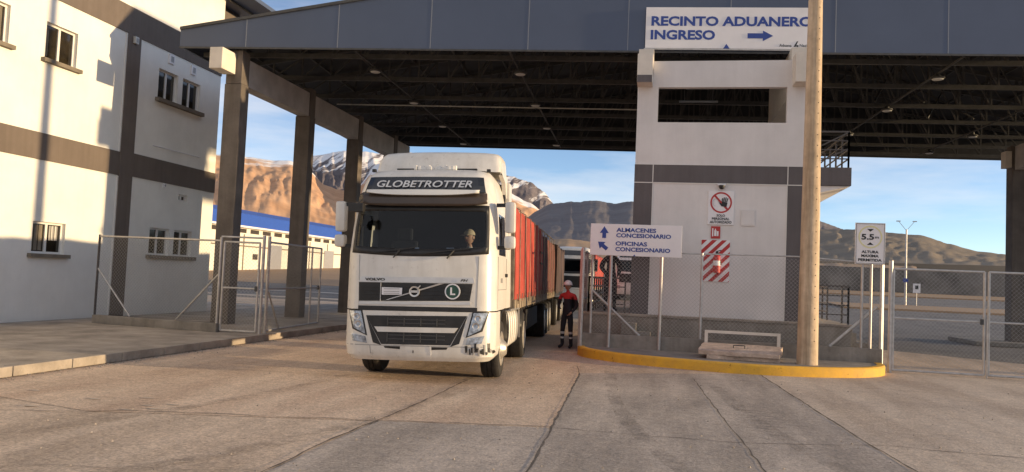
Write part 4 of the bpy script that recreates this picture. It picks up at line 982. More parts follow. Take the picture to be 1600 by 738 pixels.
def make_tractor(truck):
    body, P, nfp = make_cab(truck)
    # door shut lines and handle on both sides
    for s in (-1, 1):
        mb = MB(); X = s*1.243
        for y in (-1.0, .18): mb.box((X-.004, y-.006, 1.2 if y < -.9 else 1.5), (X+.004, y+.006, 2.05))
        mb.box((X-.004, -.99, 1.50), (X+.004, .17, 1.512)); mb.build('door_seam', m_cabgrey, truck)
        mb = MB(); mb.box((X-.01, -.02, 1.72), (X+.03*s, .14, 1.78)); mb.build('door_handle', m_plastic, truck)
        mb = MB(); mb.box((X, -.62, 1.62), (X+.008*s, -.40, 1.70)); mb.build('door_badge', m_cabgrey, truck)
        # window pillar trim
        mb = MB(); mb.box((s*1.215, -.48, 2.12), (s*1.235, -.43, 2.75)); mb.build('window_divider', m_plastic, truck)
    # bumper and lower front
    bz = [.36, .40, .44, .52, .60, .8, 1.0, 1.15]; rows = []
    for z in bz:
        fp = footprint(z, yr=-.64, ns=4); rows.append([(x, y, z) for x, y in fp])
    b = MB(); b.grid(rows); b.add(rows[0], [tuple(range(len(rows[0])))]); b.add(rows[-1], [tuple(range(len(rows[-1])))]); b.add([rows[0][0], rows[0][-1], rows[-1][-1], rows[-1][0]], [(0, 1, 2, 3)])
    b.build('bumper', m_cab, truck, smooth=True)
    patch([(-.97, 1.155), (.97, 1.155), (.97, 1.225), (-.97, 1.225)], .006, nz=2).build('step_gap', m_plastic, truck)
    patch([(-1.24, .595), (1.24, .595), (1.24, .607), (-1.24, .607)], .002, 30, 1, .01).build('bumper_seam', m_cabgrey, truck)
    patch([(-.74, .40), (-.728, .40), (-.745, .6), (-.757, .6)], .002, 1, 3, .01).build('bumper_seam', m_cabgrey, truck)
    patch([(-.5, .56), (-.25, .545), (-.25, .59), (-.52, .59)], .004, 4, 1, .01).build('bumper_slot', m_plastic, truck)
    patch([(.26, .545), (.5, .555), (.52, .59), (.26, .59)], .004, 4, 1, .01).build('bumper_slot', m_plastic, truck)
    patch([(.235, .40), (.25, .40), (.25, .6), (.23, .6)], .006, 1, 3, .01).build('bumper_crack', m_winframe, truck)
    patch([(-.045, .49), (-.03, .49), (-.03, .53), (-.045, .53)], .006, 1, 1, .01).build('tow_eye_cover', m_plastic, truck)
    for s in (-1, 1):
        q = [(s*.958, 1.235), (s*.965, 1.235), (s*.985, 2.04), (s*.978, 2.04)]
        patch(q, .003, 1, 6, .01).build('hood_seam', m_cabgrey, truck)
    # broken corner
    dm = MB(); rs = random.Random(5)
    for k in range(15):
        x = .80+k*.029; h = rs.uniform(.05, .15); z = .47+rs.uniform(0, .05); patch([(x, z), (x+rs.uniform(.02, .035), z+rs.uniform(-.02, .02)), (x+rs.uniform(.01, .04), z+h), (x-rs.uniform(0, .01), z+h)], .01, 2, 2, .02, dm, k % 3 % 2)
    d = dm.build('bumper_damage', [m_plastic, m_cabgrey], truck); d['label'] = 'broken corner of the bumper'
    # upper grille
    patch([(-.96, 1.30), (.85, 1.33), (.89, 1.60), (-.97, 1.60)], .008, 16, 3).build('grille', m_plastic, truck)
    mb = MB()
    for k in range(4):
        z = 1.35+.058*k; patch([(-.94, z), (.84, z+.01), (.84, z+.022), (-.94, z+.012)], .022, 16, 1, .014, mb)
    mb.build('grille_slat', m_plastic, truck)
    patch([(-.98, 1.605), (.92, 1.61), (.90, 1.70), (-.93, 1.69)], .014, 16, 2).build('grille_top_trim', m_chrome, truck)
    patch([(-.96, 1.245), (.86, 1.265), (.86, 1.31), (-.96, 1.285)], .014, 16, 1).build('grille_bottom_trim', m_chrome, truck)
    patch([(-.60, 1.30), (-.592, 1.30), (-.592, 1.60), (-.60, 1.60)], .026, 1, 1).build('grille_divider', m_chrome, truck)
    pf = patch([(-.57, 1.405), (-.24, 1.41), (-.235, 1.52), (-.575, 1.525)], .035, 4, 1, .01).build('number_plate', m_white, truck)
    for z in (1.495, 1.455, 1.425): patch([(-.54, z), (-.28, z+.003), (-.28, z+.012), (-.54, z+.009)], .038, 3, 1, .006).build('plate_text', m_cabgrey, pf)
    patch([(-.50, 1.325), (-.47, 1.325), (.45, 1.60), (.36, 1.60)], .04, 10, 1, .012).build('grille_diagonal', m_chrome, truck)
    yb = front_y(0, 1.47)-.05
    mb = MB(); mb.lathe([(.06, .02), (.06, -.012), (.085, -.016), (.085, .02)], (-.03, yb, 1.465), 'y', 28, cap=False)
    mb.box((-.085, yb-.014, 1.447), (.025, yb, 1.483)); mb.bar((.02, yb-.005, 1.515), (.065, yb-.005, 1.56), .025, .012); mb.build('ring_badge', m_chrome, truck)
    text('VOLVO', 'lettering', m_black, truck, (-.86, front_y(-.7, 1.65)-.031, 1.63), .33, .042, bold=.03)
    text('FH', 'lettering', m_black, truck, (.70, front_y(.76, 1.65)-.036, 1.635), .12, .038, bold=.02, shear=.3)
    yl = front_y(.58, 1.48)-.045
    mb = MB(); mb.lathe([(.001, -.004), (.105, -.004), (.105, .012)], (.58, yl, 1.475), 'y', 32, cap=False); lb = mb.build('round_plate', m_green, truck)
    mb = MB(); mb.lathe([(.105, .01), (.105, -.006), (.125, -.006), (.125, .01)], (.58, yl, 1.475), 'y', 36, cap=False); mb.build('plate_ring', m_white, lb)
    text('L', 'lettering', m_white, lb, (.545, yl-.009, 1.42), .08, .12, bold=.03)
    # lower grille
    patch([(-.56, .62), (.56, .625), (.81, 1.09), (-.83, 1.07)], .006, 18, 5).build('lower_grille', m_plastic, truck)
    patch([(-.70, .64), (-.56, .60), (-.82, 1.05), (-.83, 1.07)], .0045, 3, 3).build('lower_grille_edge', m_plastic, truck)
    patch([(.56, .60), (.70, .65), (.82, 1.09), (.80, 1.06)], .0045, 3, 3).build('lower_grille_edge', m_plastic, truck)
    mb = MB()
    for z in (.70, .76, .95, 1.01): patch([(-.47, z), (.47, z), (.47, z+.014), (-.47, z+.014)], .02, 12, 1, .016, mb)
    for x in (-.47, -.2, .07, .33): 
        for z0, z1 in ((.66, .80), (.92, 1.04)): patch([(x, z0), (x+.015, z0), (x+.015, z1), (x, z1)], .022, 1, 2, .016, mb)
    mb.build('grille_slat', m_slat, truck)
    patch([(-.62, .815), (.62, .82), (.68, .90), (-.68, .895)], .03, 16, 2, .03).build('grille_bar', m_cab, truck, smooth=True)
    # headlights
    for s in (-1, 1):
        q = [(.83, .77), (1.03, .87), (1.135, 1.14), (.92, 1.14)]; o_ = [(.80, .745), (1.06, .85), (1.155, 1.16), (.90, 1.16)]
        f_q = (lambda Q: [(s*a, b) for a, b in Q] if s > 0 else [(-Q[1][0], Q[1][1]), (-Q[0][0], Q[0][1]), (-Q[3][0], Q[3][1]), (-Q[2][0], Q[2][1])])
        hl = patch(f_q(o_), .004, 6, 6).build('headlight', m_plastic, truck)
        patch(f_q(q), .012, 6, 6, .006).build('lens', m_lens, hl, smooth=True)
        mb = MB(); cx = s*.99
        for z, r in ((1.05, .05), (.93, .055)):
            x = cx*(1.0 if z > 1 else .97); mb.lathe([(r, 0), (r*.75, .01), (r*.2, .03), (.001, .03)], (x, front_y(x, z)-.026, z), 'y', 18, cap=False)
        mb.build('reflector', m_chrome, hl, smooth=True)
        q = [(.80, .63), (1.05, .66), (1.09, .78), (.83, .735)]
        fg = patch(f_q(q), .008, 6, 3).build('fog_lamp', m_lens, truck)
    # roof sign, visor
    patch([(-1.03, 3.06), (1.03, 3.06), (.96, 3.37), (-.97, 3.37)], .012, 20, 4).build('roof_sign', m_signpanel, truck)
    text('GLOBETROTTER', 'lettering', m_chrome, truck, (-.80, front_y(0, 3.22)-.05, 3.18), 1.60, .12, zdir=(0, .28, 1), bold=.012, shear=.25)
    mb = MB(); P2 = []
    for i in range(25):
        x = -1.06+2.12*i/24; y = front_y(min(abs(x), 1.0), 3.05); P2.append([(x*.97, y-.02, 3.10), (x, y-.09, 3.07), (x*1.01, y-.14, 2.99), (x*1.015, y-.16, 2.90), (x*1.01, y-.155, 2.85+.05*abs(x/1.06)**4)])
    mb.grid(P2); mb.build('sun_visor', m_visor, truck, smooth=True, solid=.012)
    mb = MB(); P3 = []
    for i in range(25):
        u = -1+2*i/24; x = .94*u; h = .05*(1-abs(u)**3); y = front_y(x, 3.05)-.125; P3.append([(x, y+.05, 3.135), (x, y-.01, 3.125), (x, y-.045, 3.085-h), (x, y-.01, 3.075-h)])
    mb.grid(P3); mb.build('visor_bar', m_winframe, truck, smooth=True, solid=.01)
    # wind deflector
    prof = [(-.02, 3.585), (.02, 3.68), (.08, 3.80), (.16, 3.90), (.28, 3.955), (.5, 3.985), (.84, 3.985)]
    mb = MB(); rows = []
    for y, z in prof:
        hw = 1.13-.04*(z-3.6); row = []
        rc = .16
        row.append((-hw-.02, y+.05, 3.56)); row.append((-hw, y+.03, max(3.58, z-rc-.02)))
        for k in range(5):
            a = math.pi/2*k/4; row.append((-hw+rc-rc*math.cos(a), y, z-rc+rc*math.sin(a) if z-rc > 3.5 else max(3.58, z-rc+rc*math.sin(a))))
        for k in range(1, 12): 
            x = (-hw+rc)+(2*hw-2*rc)*k/12; row.append((x, y-.06*(1-(x/hw)**2), z+.02*(1-(x/hw)**2)))
        n_ = [(-p[0], p[1], p[2]) for p in row[:7]][::-1]
        rows.append(row+n_)
    mb.grid(rows); mb.add(rows[-1], [tuple(range(len(rows[-1])))]); mb.build('wind_deflector', m_cab, truck, smooth=True)
    mb = MB(); mb.box((-.72, -.12, 3.575), (.72, -.04, 3.63)); mb.build('deflector_base', m_plastic, truck)
    mb = MB(); rs = random.Random(2)
    for k in range(22):
        x = -.35+k*.033; mb.box((x, -.34-rs.uniform(0, .05), 3.575), (x+.045, -.24, 3.61+rs.uniform(0, .045)))
    o = mb.build('roof_rope_bundle', m_winframe, truck, bevel=.006)
    for s in (-1, 1):   # roof corner marker brackets
        mb = MB(); mb.prism([(-.2, 3.5), (.55, 3.56), (.55, 3.2), (.42, 3.12), (.2, 3.42)], s*1.12, s*1.19, 'x'); mb.build('side_fairing', m_cab, truck)
        mb = MB(); mb.box((s*1.0-.03, -.62, 3.50), (s*1.0+.03, -.54, 3.55)); mb.build('marker_lamp', m_plastic, truck)
        mb = MB(); mb.box((s*1.20-.04, .5, 1.2), (s*1.20+.04, .86, 3.45)); mb.build('rear_pillar', m_cab, truck, bevel=.02)
    # mirrors
    for s in (-1, 1):
        X = s*1.43
        m1 = MB(); m1.box((X-.085, -1.08, 2.44), (X+.085, -.88, 2.95)); mo = m1.build('mirror', m_cab, truck, bevel=.05, smooth=True)
        MB().box((X-.07, -.878, 2.48), (X+.07, -.872, 2.91)).build('mirror_glass', m_glass, mo)
        m2 = MB(); m2.box((X-.09, -1.09, 2.18), (X+.09, -.90, 2.39)); m2.build('mirror', m_cab, truck, bevel=.05, smooth=True)
        for zz in (2.90, 2.2): MB().bar((s*1.2, -.96, zz), (X, -.99, zz), .05, .06).build('mirror_arm', m_plastic, truck)
    mb = MB(); mb.bar((-1.0, -1.25, 2.95), (-1.0, -1.58, 2.83), .03, n=6); mb.box((-1.1, -1.66, 2.72), (-.86, -1.52, 2.86)); mb.build('kerb_mirror', m_plastic, truck, bevel=.01)
    # wipers
    for x0, x1 in ((-.75, -.05), (.1, .85)):
        mb = MB(); ya = front_y(x0, 2.1)-.03; yb_ = front_y(x1, 2.16)-.03; mb.bar((x0, ya, 2.08), (x1, yb_, 2.17), .02, .02); mb.bar(((x0+x1)/2, front_y(0, 2.0)-.03, 2.0), ((x0+x1)/2+.1, yb_-.01, 2.13), .025, .02); mb.build('wiper', m_plastic, truck)
    # interior
    mb = MB(); mb.box((-1.15, -1.18, 1.5), (1.15, -.70, 2.06)); mb.box((-1.15, -.9, 2.06), (.1, -.7, 2.12)); mb.box((.4, -1.0, 2.06), (.95, -.7, 2.16)); mb.build('dashboard', m_seat, truck, bevel=.03)
    mb = MB(); mb.box((-1.17, .35, 1.2), (1.17, .40, 3.4)); mb.box((-1.17, -1.1, 1.2), (1.17, .35, 1.25)); mb.box((-1.1, -.8, 2.98), (1.1, .35, 3.02)); mb.build('cab_lining', m_seat, truck)
    for s in (-1, 1):
        mb = MB(); mb.box((s*.62-.25, -.30, 1.45), (s*.62+.25, .18, 1.62)); mb.box((s*.62-.24, .14, 1.62), (s*.62+.24, .28, 2.35)); mb.box((s*.62-.14, .15, 2.36), (s*.62+.14, .26, 2.58)); mb.build('seat', m_seat, truck, bevel=.04)
    mb = MB(); c0 = Vector((.6, -.62, 2.02)); tl = R(55); pts = [c0+Vector((.23*math.cos(a), .23*math.sin(a)*math.cos(tl), .23*math.sin(a)*math.sin(tl))) for a in [i*math.pi/14 for i in range(29)]]
    tube(mb, pts, .028, 6); mb.bar(pts[0], pts[14], .03, .015); mb.bar(c0, c0+Vector((0, -.2, -.25)), .06, n=8); mb.build('steering_wheel', m_plastic, truck)
    mb = MB(); mb.box((.42, -1.22, 2.10), (.54, -1.20, 2.18)); mb.build('window_sticker', m_white, truck)
    mb = MB(); mb.box((-.12, -1.17, 2.12), (-.05, -1.15, 2.18)); mb.build('window_sticker', m_white, truck)
    # fenders, tank, chassis
    for s in (-1, 1):
        mb = MB(); rows = []
        for k in range(17):
            a = math.pi*k/16; rows.append([(s*1.23, -.63*math.cos(a), .5+.66*math.sin(a)), (s*.75, -.63*math.cos(a), .5+.66*math.sin(a))])
        mb.grid(rows); mb.build('wheel_arch', m_plastic, truck, smooth=True, solid=.02)
        mb = MB(); pf_ = [(.75, .42), (.75, 1.02), (.82, 1.10), (2.35, 1.10), (2.48, 1.02), (2.50, .60), (2.36, .42)]
        mb.prism(pf_, s*.80, s*1.20, 'x'); sk = mb.build('fuel_tank', m_cabgrey, truck, bevel=.04)
        for k in range(5):
            y = .80+k*.34; mb = MB(); rr2 = []
            for q in range(9):
                a = -math.pi/2+math.pi*q/8; rr2.append([(s*(1.19+.055*math.cos(a)), y, .76+.32*math.sin(a)), (s*(1.19+.055*math.cos(a)), y+.27, .76+.32*math.sin(a))])
            mb.grid(rr2); mb.build('side_skirt', m_cab if k < 4 else m_cabgrey, truck, smooth=True, solid=.015)
        mb = MB(); mb.bar((s*1.25, .72, 1.12), (s*1.25, 2.4, 1.10), .04, .03); mb.bar((s*1.25, 2.4, 1.1), (s*1.25, 2.52, .5), .03, .03); mb.build('skirt_rail', m_chrome, truck)
        mb = MB(); rows = []
        for k in range(17):
            a = math.pi*(.08+.84*k/16); rows.append([(s*1.24, 3.7-.62*math.cos(a), .5+.60*math.sin(a)), (s*.62, 3.7-.62*math.cos(a), .5+.60*math.sin(a))])
        mb.grid(rows); mb.build('mudguard', m_plastic, truck, smooth=True, solid=.02)
    mb = MB(); 
    for s in (-1, 1): mb.box((s*.38-.05, -1.0, .62), (s*.38+.05, 4.6, .92))
    mb.box((-.6, -.9, .45), (.6, .8, 1.15)); mb.box((-.9, -.08, .44), (.9, .08, .56)); mb.box((-.9, 3.6, .42), (.9, 3.8, .6)); mb.box((-.5, 3.0, .92), (.5, 4.3, 1.12)); mb.build('chassis', m_under, truck)
    # trailer
    mb = MB(); mb.box((-1.22, 1.45, 1.12), (1.22, 15.0, 1.30)); mb.box((-1.24, 1.45, 1.30), (1.24, 1.52, 3.0))
    for s in (-1, 1): mb.box((s*1.245-.02, 1.45, 1.10), (s*1.245+.02, 15.0, 1.29))
    mb.build('trailer_bed', m_trfloor, truck)
    for k in range(26):
        y = 1.8+k*.5; mb = MB(); mb.box((1.262, y, 1.12), (1.275, y+.04, 1.29)); mb.bar((1.282, y+.02, 1.40), (1.27, y+random.uniform(-.05, .1), 1.06), .02); mb.build('tie_down_strap', m_trfloor, truck)
    tarp(1.56, 8.7, 1.30, 3.13, m_tarp, 'tarp_cover', truck, seed=1, sag=.03)
    for k in range(11):      # lashing ropes down the side
        y = 2.0+k*1.17; rp_ = [(1.30, y+.02*(q % 2), 3.08-.19*q+.0) for q in range(10)]; tube(MB(), [(1.15, y, 3.16)]+rp_+[(1.28, y+.03, 1.2)], .02, 5).build('rope', m_trfloor, truck)
    mb = MB()
    for z, x_ in ((2.42, 1.285), (2.12, 1.287)): mb.box((x_-.01, 7.7, z), (x_+.012, 8.6, z+.05))
    mb.build('tarp_strap', m_tarp3, truck)
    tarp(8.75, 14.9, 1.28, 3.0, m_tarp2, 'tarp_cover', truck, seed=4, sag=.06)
    mb = MB()
    for s in (-1, 1): mb.box((s*.5-.06, 1.6, .85), (s*.5+.06, 14.9, 1.12)); mb.box((s*1.05-.04, 4.9, .45), (s*1.05+.04, 9.3, .95))
    mb.box((-.9, 5.6, .5), (.9, 8.6, 1.0)); mb.box((-1.2, 14.9, .5), (1.2, 15.0, 1.1)); mb.build('trailer_chassis', m_under, truck)
    ro = math.tan(R(1.5))
    for x in (-1.04, 1.04): make_wheel(truck, x, 0, .5, .31, zoff=-x*ro, front=True)
    for x in (-.93, .93): make_wheel(truck, x, 3.7, .5, dual=True, zoff=-x*ro)
    for y in (10.4, 11.7, 13.0):
        for x in (-.93, .93): make_wheel(truck, x, y, .5, dual=True, zoff=-x*ro)

truck = thing('semi_truck', 'white globetrotter cab truck pulling a red tarpaulin trailer, facing the camera', 'truck', (-3.95, 13.75, 0), R(4.5))
make_tractor(truck)
truck.rotation_mode = 'ZYX' if False else 'XYZ'
TM = Matrix.Translation((-3.95, 13.75, 0)) @ Matrix.Rotation(R(4.5), 4, 'Z') @ Matrix.Rotation(R(-1.5), 4, 'Y')
truck.matrix_world = TM

# second, drawn-behind trailer under a dark tarp
tr2 = thing('cargo_trailer', 'dark tarpaulin cargo trailer coupled behind the red tarp trailer', 'trailer', tuple(TM @ Vector((0, 15.6, 0)))[:2]+(0,), R(4.5))
tarp(.3, 6.0, 1.3, 3.05, m_tarp3, 'tarp_cover', tr2, seed=9, sag=.15)
mb = MB(); mb.box((-1.22, .2, 1.12), (1.22, 6.1, 1.29)); mb.box((-.5, -.5, .9), (.5, 6, 1.12)); mb.build('trailer_bed', m_under, tr2)
for y in (1.3, 4.6, 5.7):
    for x in (-.93, .93): make_wheel(tr2, x, y, .5, dual=True)

# queued truck farther back
def back_truck(name, label, loc, rz, paint, tm, length=12, hw=1.25, zt=3.2, cabin=True):
    t = thing(name, label, 'truck', loc, rz)
    if cabin:
        body, P, nfp = make_cab(t, paint=paint)
        rows = []
        for z in (.40, .5, .8, 1.15): rows.append([(x, y, z) for x, y in footprint(z, yr=-.64, ns=4)])
        b = MB(); b.grid(rows); b.add(rows[0], [tuple(range(len(rows[0])))]); b.build('bumper', paint, t, smooth=True)
        patch([(-.95, 1.25), (.95, 1.25), (.98, 1.9), (-.98, 1.9)], .008, 10, 3).build('grille', m_plastic, t)
        patch([(-1.0, 3.08), (1.0, 3.08), (.95, 3.36), (-.95, 3.36)], .012, 12, 3).build('roof_sign', m_signpanel, t)
        for s in (-1, 1):
            MB().box((s*1.43-.1, -1.1, 2.2), (s*1.43+.1, -.9, 2.9)).build('mirror', m_plastic, t, bevel=.04)
            patch([(s*1.0-.12, .8), (s*1.0+.12, .8), (s*1.0+.12, 1.05), (s*1.0-.12, 1.05)], .01, 4, 2).build('headlight', m_lens, t)
        mb = MB(); mb.box((-1.17, .35, 1.2), (1.17, .40, 3.4)); mb.box((-1.1, -1.0, 1.5), (1.1, -.6, 2.06)); mb.build('cab_lining', m_seat, t)
        for x in (-1.04, 1.04): make_wheel(t, x, 0, .5, .31, front=True)
        for x in (-.93, .93): make_wheel(t, x, 3.4, .5, dual=True)
        mb = MB(); mb.box((-.5, -.8, .6), (.5, 4.4, 1.1)); mb.build('chassis', m_under, t)
    mb = MB(); mb.box((-hw, 1.45, 1.12), (hw, 1.5+length, 1.3)); mb.box((-.5, 1.6, .8), (.5, 1.4+length, 1.12)); mb.build('trailer_bed', m_trfloor, t)
    tarp(1.5, 1.4+length, 1.3, zt, tm, 'tarp_cover', t, seed=21, sag=.14, hw=hw)
    for y in (length-2.6, length-1.3, length):
        for x in (-.93, .93): make_wheel(t, x, y, .5, dual=True)
    return t
back_truck('semi_truck', 'white cab truck queued behind, half hidden by the tarpaulin trailer', (-5.3, 46.5, .1), R(1.5), m_cab, m_tarp, 11, zt=3.3)
back_truck('semi_truck', 'truck under pale orange tarpaulin parked farther back behind gatehouse railing', (-2.3, 60, .5), R(1.0), m_cab, m_tarpo, 12, zt=3.0)

# ================================================================== PEOPLE
def person_mesh(name, J, E, parent, mats, rule, sub=2):
    """J: name -> (x,y,z,r); one skinned body surface; rule(face centre) -> material index"""
    names = list(J); me = bpy.data.meshes.new(name); me.from_pydata([J[n][:3] for n in names], [(names.index(a), names.index(b)) for a, b in E], [])
    o = bpy.data.objects.new(name, me); COL.objects.link(o)
    sk = o.modifiers.new('s', 'SKIN'); sk.branch_smoothing = .6
    for i, n in enumerate(names):
        r = J[n][3]; r = r if isinstance(r, tuple) else (r, r)
        o.data.skin_vertices[0].data[i].radius = r
    o.data.skin_vertices[0].data[names.index('pelvis')].use_root = True
    sb = o.modifiers.new('b', 'SUBSURF'); sb.levels = sub; sb.render_levels = sub
    bpy.context.view_layer.update()
    m2 = bpy.data.meshes.new_from_object(o.evaluated_get(bpy.context.evaluated_depsgraph_get())); m2.name = name
    bpy.data.objects.remove(o)
    m2.materials.clear()
    for m in mats: m2.materials.append(m)
    for p in m2.polygons: p.use_smooth = True; p.material_index = rule(p.center)
    ob = bpy.data.objects.new(name, m2); COL.objects.link(ob); ob.parent = parent; return ob
def hand(J, E, nm, wrist, d, curl, side):
    """palm + five short finger chains leaving it; d = direction of the hand, side = thumb side"""
    w_ = Vector(wrist); d = Vector(d).normalized(); sd_ = Vector(side).normalized(); nn = d.cross(sd_).normalized()*curl
    J[nm+'palm'] = (*(w_+d*.05), (.02, .035)); E.append((nm+'wrist', nm+'palm'))
    for k, (o_, l_) in enumerate(((.028, .068), (.01, .078), (-.01, .073), (-.028, .058))):
        a = w_+d*.085+sd_*o_; b = a+d*l_*.5+nn*.012; c = b+d*l_*.35+nn*.03
        J[nm+'f%da' % k] = (*a, .0095); J[nm+'f%db' % k] = (*b, .0085); J[nm+'f%dc' % k] = (*c, .007)
        E += [(nm+'palm', nm+'f%da' % k), (nm+'f%da' % k, nm+'f%db' % k), (nm+'f%db' % k, nm+'f%dc' % k)]
    a = w_+d*.045+sd_*.045; b = a+d*.035+sd_*.02+nn*.01
    J[nm+'ta'] = (*a, .011); J[nm+'tb'] = (*b, .009); E += [(nm+'palm', nm+'ta'), (nm+'ta', nm+'tb')]
def head(parent, c, yawd, hairm, cap=None, s=1.0):
    """head with nose, brow, ears, mouth; facing -y then turned"""
    e = bpy.data.objects.new('head_pivot', None); bpy.data.objects.remove(e)
    Rz = Matrix.Rotation(yawd, 4, 'Z'); C0 = Vector(c)
    def tr(mb): mb.v = [tuple(C0+(Rz @ (Vector(p)*s))) for p in mb.v]; return mb
    mb = MB(); rows = []
    for j in range(17):
        th = math.pi*j/16; row = []
        for i in range(24):
            ph = 2*math.pi*i/24; x = math.sin(th)*math.cos(ph); y = math.sin(th)*math.sin(ph); z = math.cos(th)
            wx = .076*(1-.22*max(0, -z)**1.3); wy = .095*(1-.12*max(0, -z)); p = Vector((x*wx, y*wy, z*.118))
            if y < 0:
                fz = z
                p.y -= .026*math.exp(-((x/.16)**2))*math.exp(-(((fz+.12)/.14)**2))       # nose
                p.y += .012*math.exp(-(((abs(x)-.36)/.16)**2))*math.exp(-(((fz-.08)/.10)**2))  # eye sockets
                p.y -= .008*math.exp(-((x/.3)**2))*math.exp(-(((fz+.5)/.10)**2))       # lips
                p.y -= .010*math.exp(-((x/.3)**2))*math.exp(-(((fz+.82)/.12)**2))      # chin
            row.append(tuple(p))
        row.append(row[0]); rows.append(row)
    mb.grid(rows); tr(mb); h = mb.build('head', m_skin, parent, smooth=True)
    mb = MB()
    for sx in (-1, 1): mb.lathe([(.004, -.004), (.024, 0), (.026, .006), (.004, .01)], (sx*.078, .008, -.005), 'x', 10)
    tr(mb).build('ear', m_skin, h, smooth=True)
    mb = MB()
    for sx in (-1, 1): mb.lathe([(.001, -.006), (.009, -.003), (.011, .004)], (sx*.029, -.086, .010), 'y', 10)
    tr(mb).build('eye', m_black, h)
    mb = MB(); mb.box((-.02, -.096, -.064), (.02, -.088, -.058)); tr(mb).build('mouth', m_redcloth, h)
    mb = MB(); rows = []
    for j in range(9):
        th = math.pi*.62*j/8; row = []
        for i in range(25):
            ph = 2*math.pi*i/24; x = math.sin(th)*math.cos(ph); y = math.sin(th)*math.sin(ph)
            tt = min(th, math.pi*(.33 if y < -.2 else .62)); z = math.cos(tt); x = math.sin(tt)*math.cos(ph); y = math.sin(tt)*math.sin(ph)
            row.append((x*.083, y*.101+.002, z*.126))
        rows.append(row)
    mb.grid(rows); tr(mb).build('hair', hairm, h, smooth=True)
    if cap is not None:
        mb = MB(); hm = cap[1]
        if cap[0] == 'helmet':
            rows = []
            for j in range(9):
                th = math.pi*.5*j/8; rows.append([(math.sin(th)*math.cos(2*math.pi*i/24)*.118, math.sin(th)*math.sin(2*math.pi*i/24)*.138, math.cos(th)*.125+.035) for i in range(25)])
            mb.grid(rows)
            mb.grid([[(math.cos(2*math.pi*i/24)*r, math.sin(2*math.pi*i/24)*r*1.15-(.03 if math.sin(2*math.pi*i/24) < 0 else 0)*(r > .12), .035-(r-.118)*.2) for i in range(25)] for r in (.118, .142)])
            mb.bar((0, -.1, .115), (0, .1, .115), .02, .03)
        else:
            rows = []
            for j in range(8):
                th = math.pi*.5*j/7; rows.append([(math.sin(th)*math.cos(2*math.pi*i/24)*.092, math.sin(th)*math.sin(2*math.pi*i/24)*.11, math.cos(th)*.105+.035) for i in range(25)])
            mb.grid(rows); mb.grid([[(x, -.10-.0*k-k*.035, .04-k*.006) for x in (-.07, -.035, 0, .035, .07)] for k in range(3)])
        tr(mb).build('hard_hat' if cap[0] == 'helmet' else 'cap', hm, h, smooth=True, solid=.004)
    return h
def standing(label, loc, rz, hgt, mats, rule, pose, cap=None, yawd=0):
    t = thing('person', label, 'person', loc, rz); k = hgt/1.75
    J = {}; E = []
    base = {'pelvis': (0, 0, .95, (.15, .115)), 'waist': (0, 0, 1.10, (.145, .105)), 'chest': (0, 0, 1.30, (.165, .12)), 'upchest': (0, 0, 1.42, (.13, .10)), 'neck': (0, -.01, 1.50, .055), 'nhead': (0, -.02, 1.58, .05)}
    base.update(pose)
    for n, v in base.items():
        r = v[3]; J[n] = (v[0]*k, v[1]*k, v[2]*k, tuple(q*k for q in r) if isinstance(r, tuple) else r*k)
    E = [('pelvis', 'waist'), ('waist', 'chest'), ('chest', 'upchest'), ('upchest', 'neck'), ('neck', 'nhead')]
    for s in 'LR':
        E += [('pelvis', s+'hip'), (s+'hip', s+'knee'), (s+'knee', s+'ankle'), (s+'ankle', s+'toe'), ('upchest', s+'sh'), (s+'sh', s+'elbow'), (s+'elbow', s+'wrist')]
        w_ = Vector(J[s+'wrist'][:3]); e_ = Vector(J[s+'elbow'][:3]); hand(J, E, s, w_, w_-e_, 1 if s == 'L' else -1, (0, -1, .2))
    person_mesh('body', J, E, t, mats, rule, sub=2)
    head(t, (J['nhead'][0], J['nhead'][1]-.015, J['nhead'][2]+.08), yawd, m_hair, cap, k)
    return t
def legs(sp=.10, fwd=0):
    d = {}
    for s, q in (('L', 1), ('R', -1)):
        d[s+'hip'] = (q*sp*.9, 0, .86, .095); d[s+'knee'] = (q*sp*1.1, -.02+fwd*q, .48, .065); d[s+'ankle'] = (q*sp*1.2, .02+fwd*q*1.4, .09, .048); d[s+'toe'] = (q*sp*1.4, -.15+fwd*q*1.4, .04, (.045, .035))
    return d
# worker in hard hat: back half turned, holding a radio before the chest
pose = legs(.10, .02)
pose.update({'Lsh': (.20, 0, 1.42, .06), 'Lelbow': (.27, .02, 1.14, .048), 'Lwrist': (.20, -.14, .98, .035), 'Rsh': (-.20, 0, 1.42, .06), 'Relbow': (-.27, .0, 1.14, .048), 'Rwrist': (-.14, -.20, 1.08, .035)})
def wrule(c):
    if c.z > 1.18 or (abs(c.x) > .19 and c.z > .92): 
        return 1 if c.z > 1.26 else 0
    if .26 < c.z < .30 or .38 < c.z < .42: return 2
    return 0
wk = standing('worker in white hard hat and red vest standing beside the trailer', (-2.42, 20.55, 0), R(-20), 1.68, [m_navy, m_redcloth, m_refl, m_skin], lambda c: 3 if (c.z < 1.02 and c.y < -.17 and c.z > .8) else wrule(c), pose, ('helmet', m_hat), R(10))
mb = MB(); mb.box((-.155, .105, 1.02), (.155, .17, 1.30)); mb.build('backpack', m_navy, wk, bevel=.03)
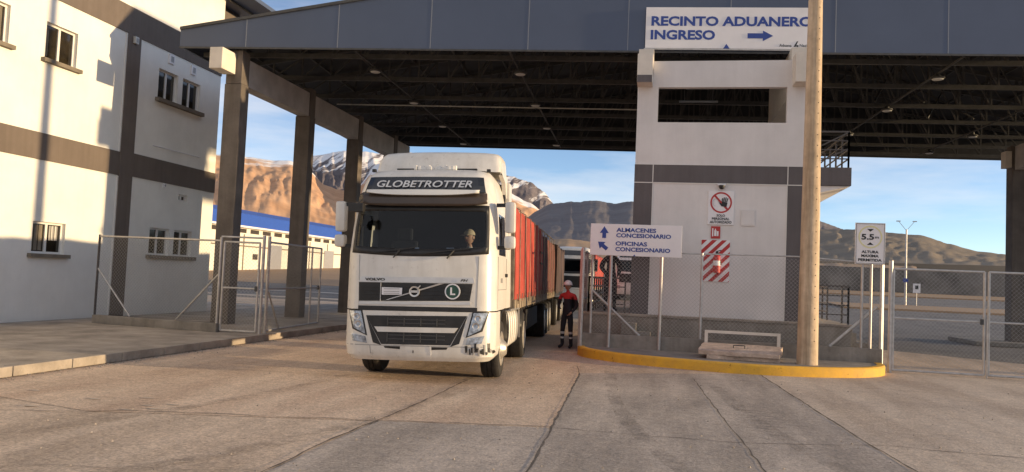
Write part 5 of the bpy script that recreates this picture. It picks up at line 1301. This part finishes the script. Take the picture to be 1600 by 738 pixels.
# silhouetted person on the raised platform behind the railing
pose = legs(.11, .03)
pose.update({'Lsh': (.18, 0, 1.40, .085), 'Lelbow': (.25, .02, 1.15, .075), 'Lwrist': (.17, -.14, .98, .045), 'Rsh': (-.18, 0, 1.40, .085), 'Relbow': (-.26, .0, 1.16, .075), 'Rwrist': (-.17, -.16, 1.0, .045)})
standing('person in dark coat standing on the platform behind the railing', (-1.38, 21.0, .985), R(15), 1.72, [m_navy, m_skin], lambda c: 0, pose, ('helmet', m_navy), R(-20))
# driver
dr = thing('person', 'driver with beige cap and grey shirt behind the truck windscreen', 'person'); dr.matrix_world = TM @ Matrix.Translation((.62, -.12, 1.52))
J = {'pelvis': (0, .05, .12, (.16, .13)), 'waist': (0, .06, .28, (.15, .11)), 'chest': (0, .03, .50, (.17, .12)), 'upchest': (0, .01, .62, (.13, .10)), 'neck': (0, -.02, .71, .055), 'nhead': (0, -.035, .79, .05),
     'Lhip': (.11, -.08, .12, .09), 'Lknee': (.13, -.42, .18, .07), 'Lankle': (.13, -.50, -.18, .05), 'Ltoe': (.13, -.62, -.22, .04), 'Rhip': (-.11, -.08, .12, .09), 'Rknee': (-.13, -.42, .18, .07), 'Rankle': (-.13, -.50, -.18, .05), 'Rtoe': (-.13, -.62, -.22, .04),
     'Lsh': (.21, 0, .62, .065), 'Lelbow': (.30, -.16, .42, .052), 'Lwrist': (.20, -.36, .52, .036), 'Rsh': (-.21, 0, .62, .065), 'Relbow': (-.29, -.16, .42, .052), 'Rwrist': (-.20, -.36, .50, .036)}
E = [('pelvis', 'waist'), ('waist', 'chest'), ('chest', 'upchest'), ('upchest', 'neck'), ('neck', 'nhead')]
for s in 'LR':
    E += [('pelvis', s+'hip'), (s+'hip', s+'knee'), (s+'knee', s+'ankle'), (s+'ankle', s+'toe'), ('upchest', s+'sh'), (s+'sh', s+'elbow'), (s+'elbow', s+'wrist')]
    hand(J, E, s, J[s+'wrist'][:3], (0, -.6, .3), 1 if s == 'L' else -1, (-1 if s == 'L' else 1, 0, 0))
person_mesh('body', J, E, dr, [m_white_cloth, m_skin, m_navy], lambda c: 2 if c.z < .2 and c.y < .02 else 1 if (c.y < -.34 and c.z > .4) or c.z > .72 else 0)
head(dr, (0, -.05, .89), R(-25), m_hair, ('cap', m_cap), 1.05)

sc.render.resolution_x = 1024; sc.render.resolution_y = 472
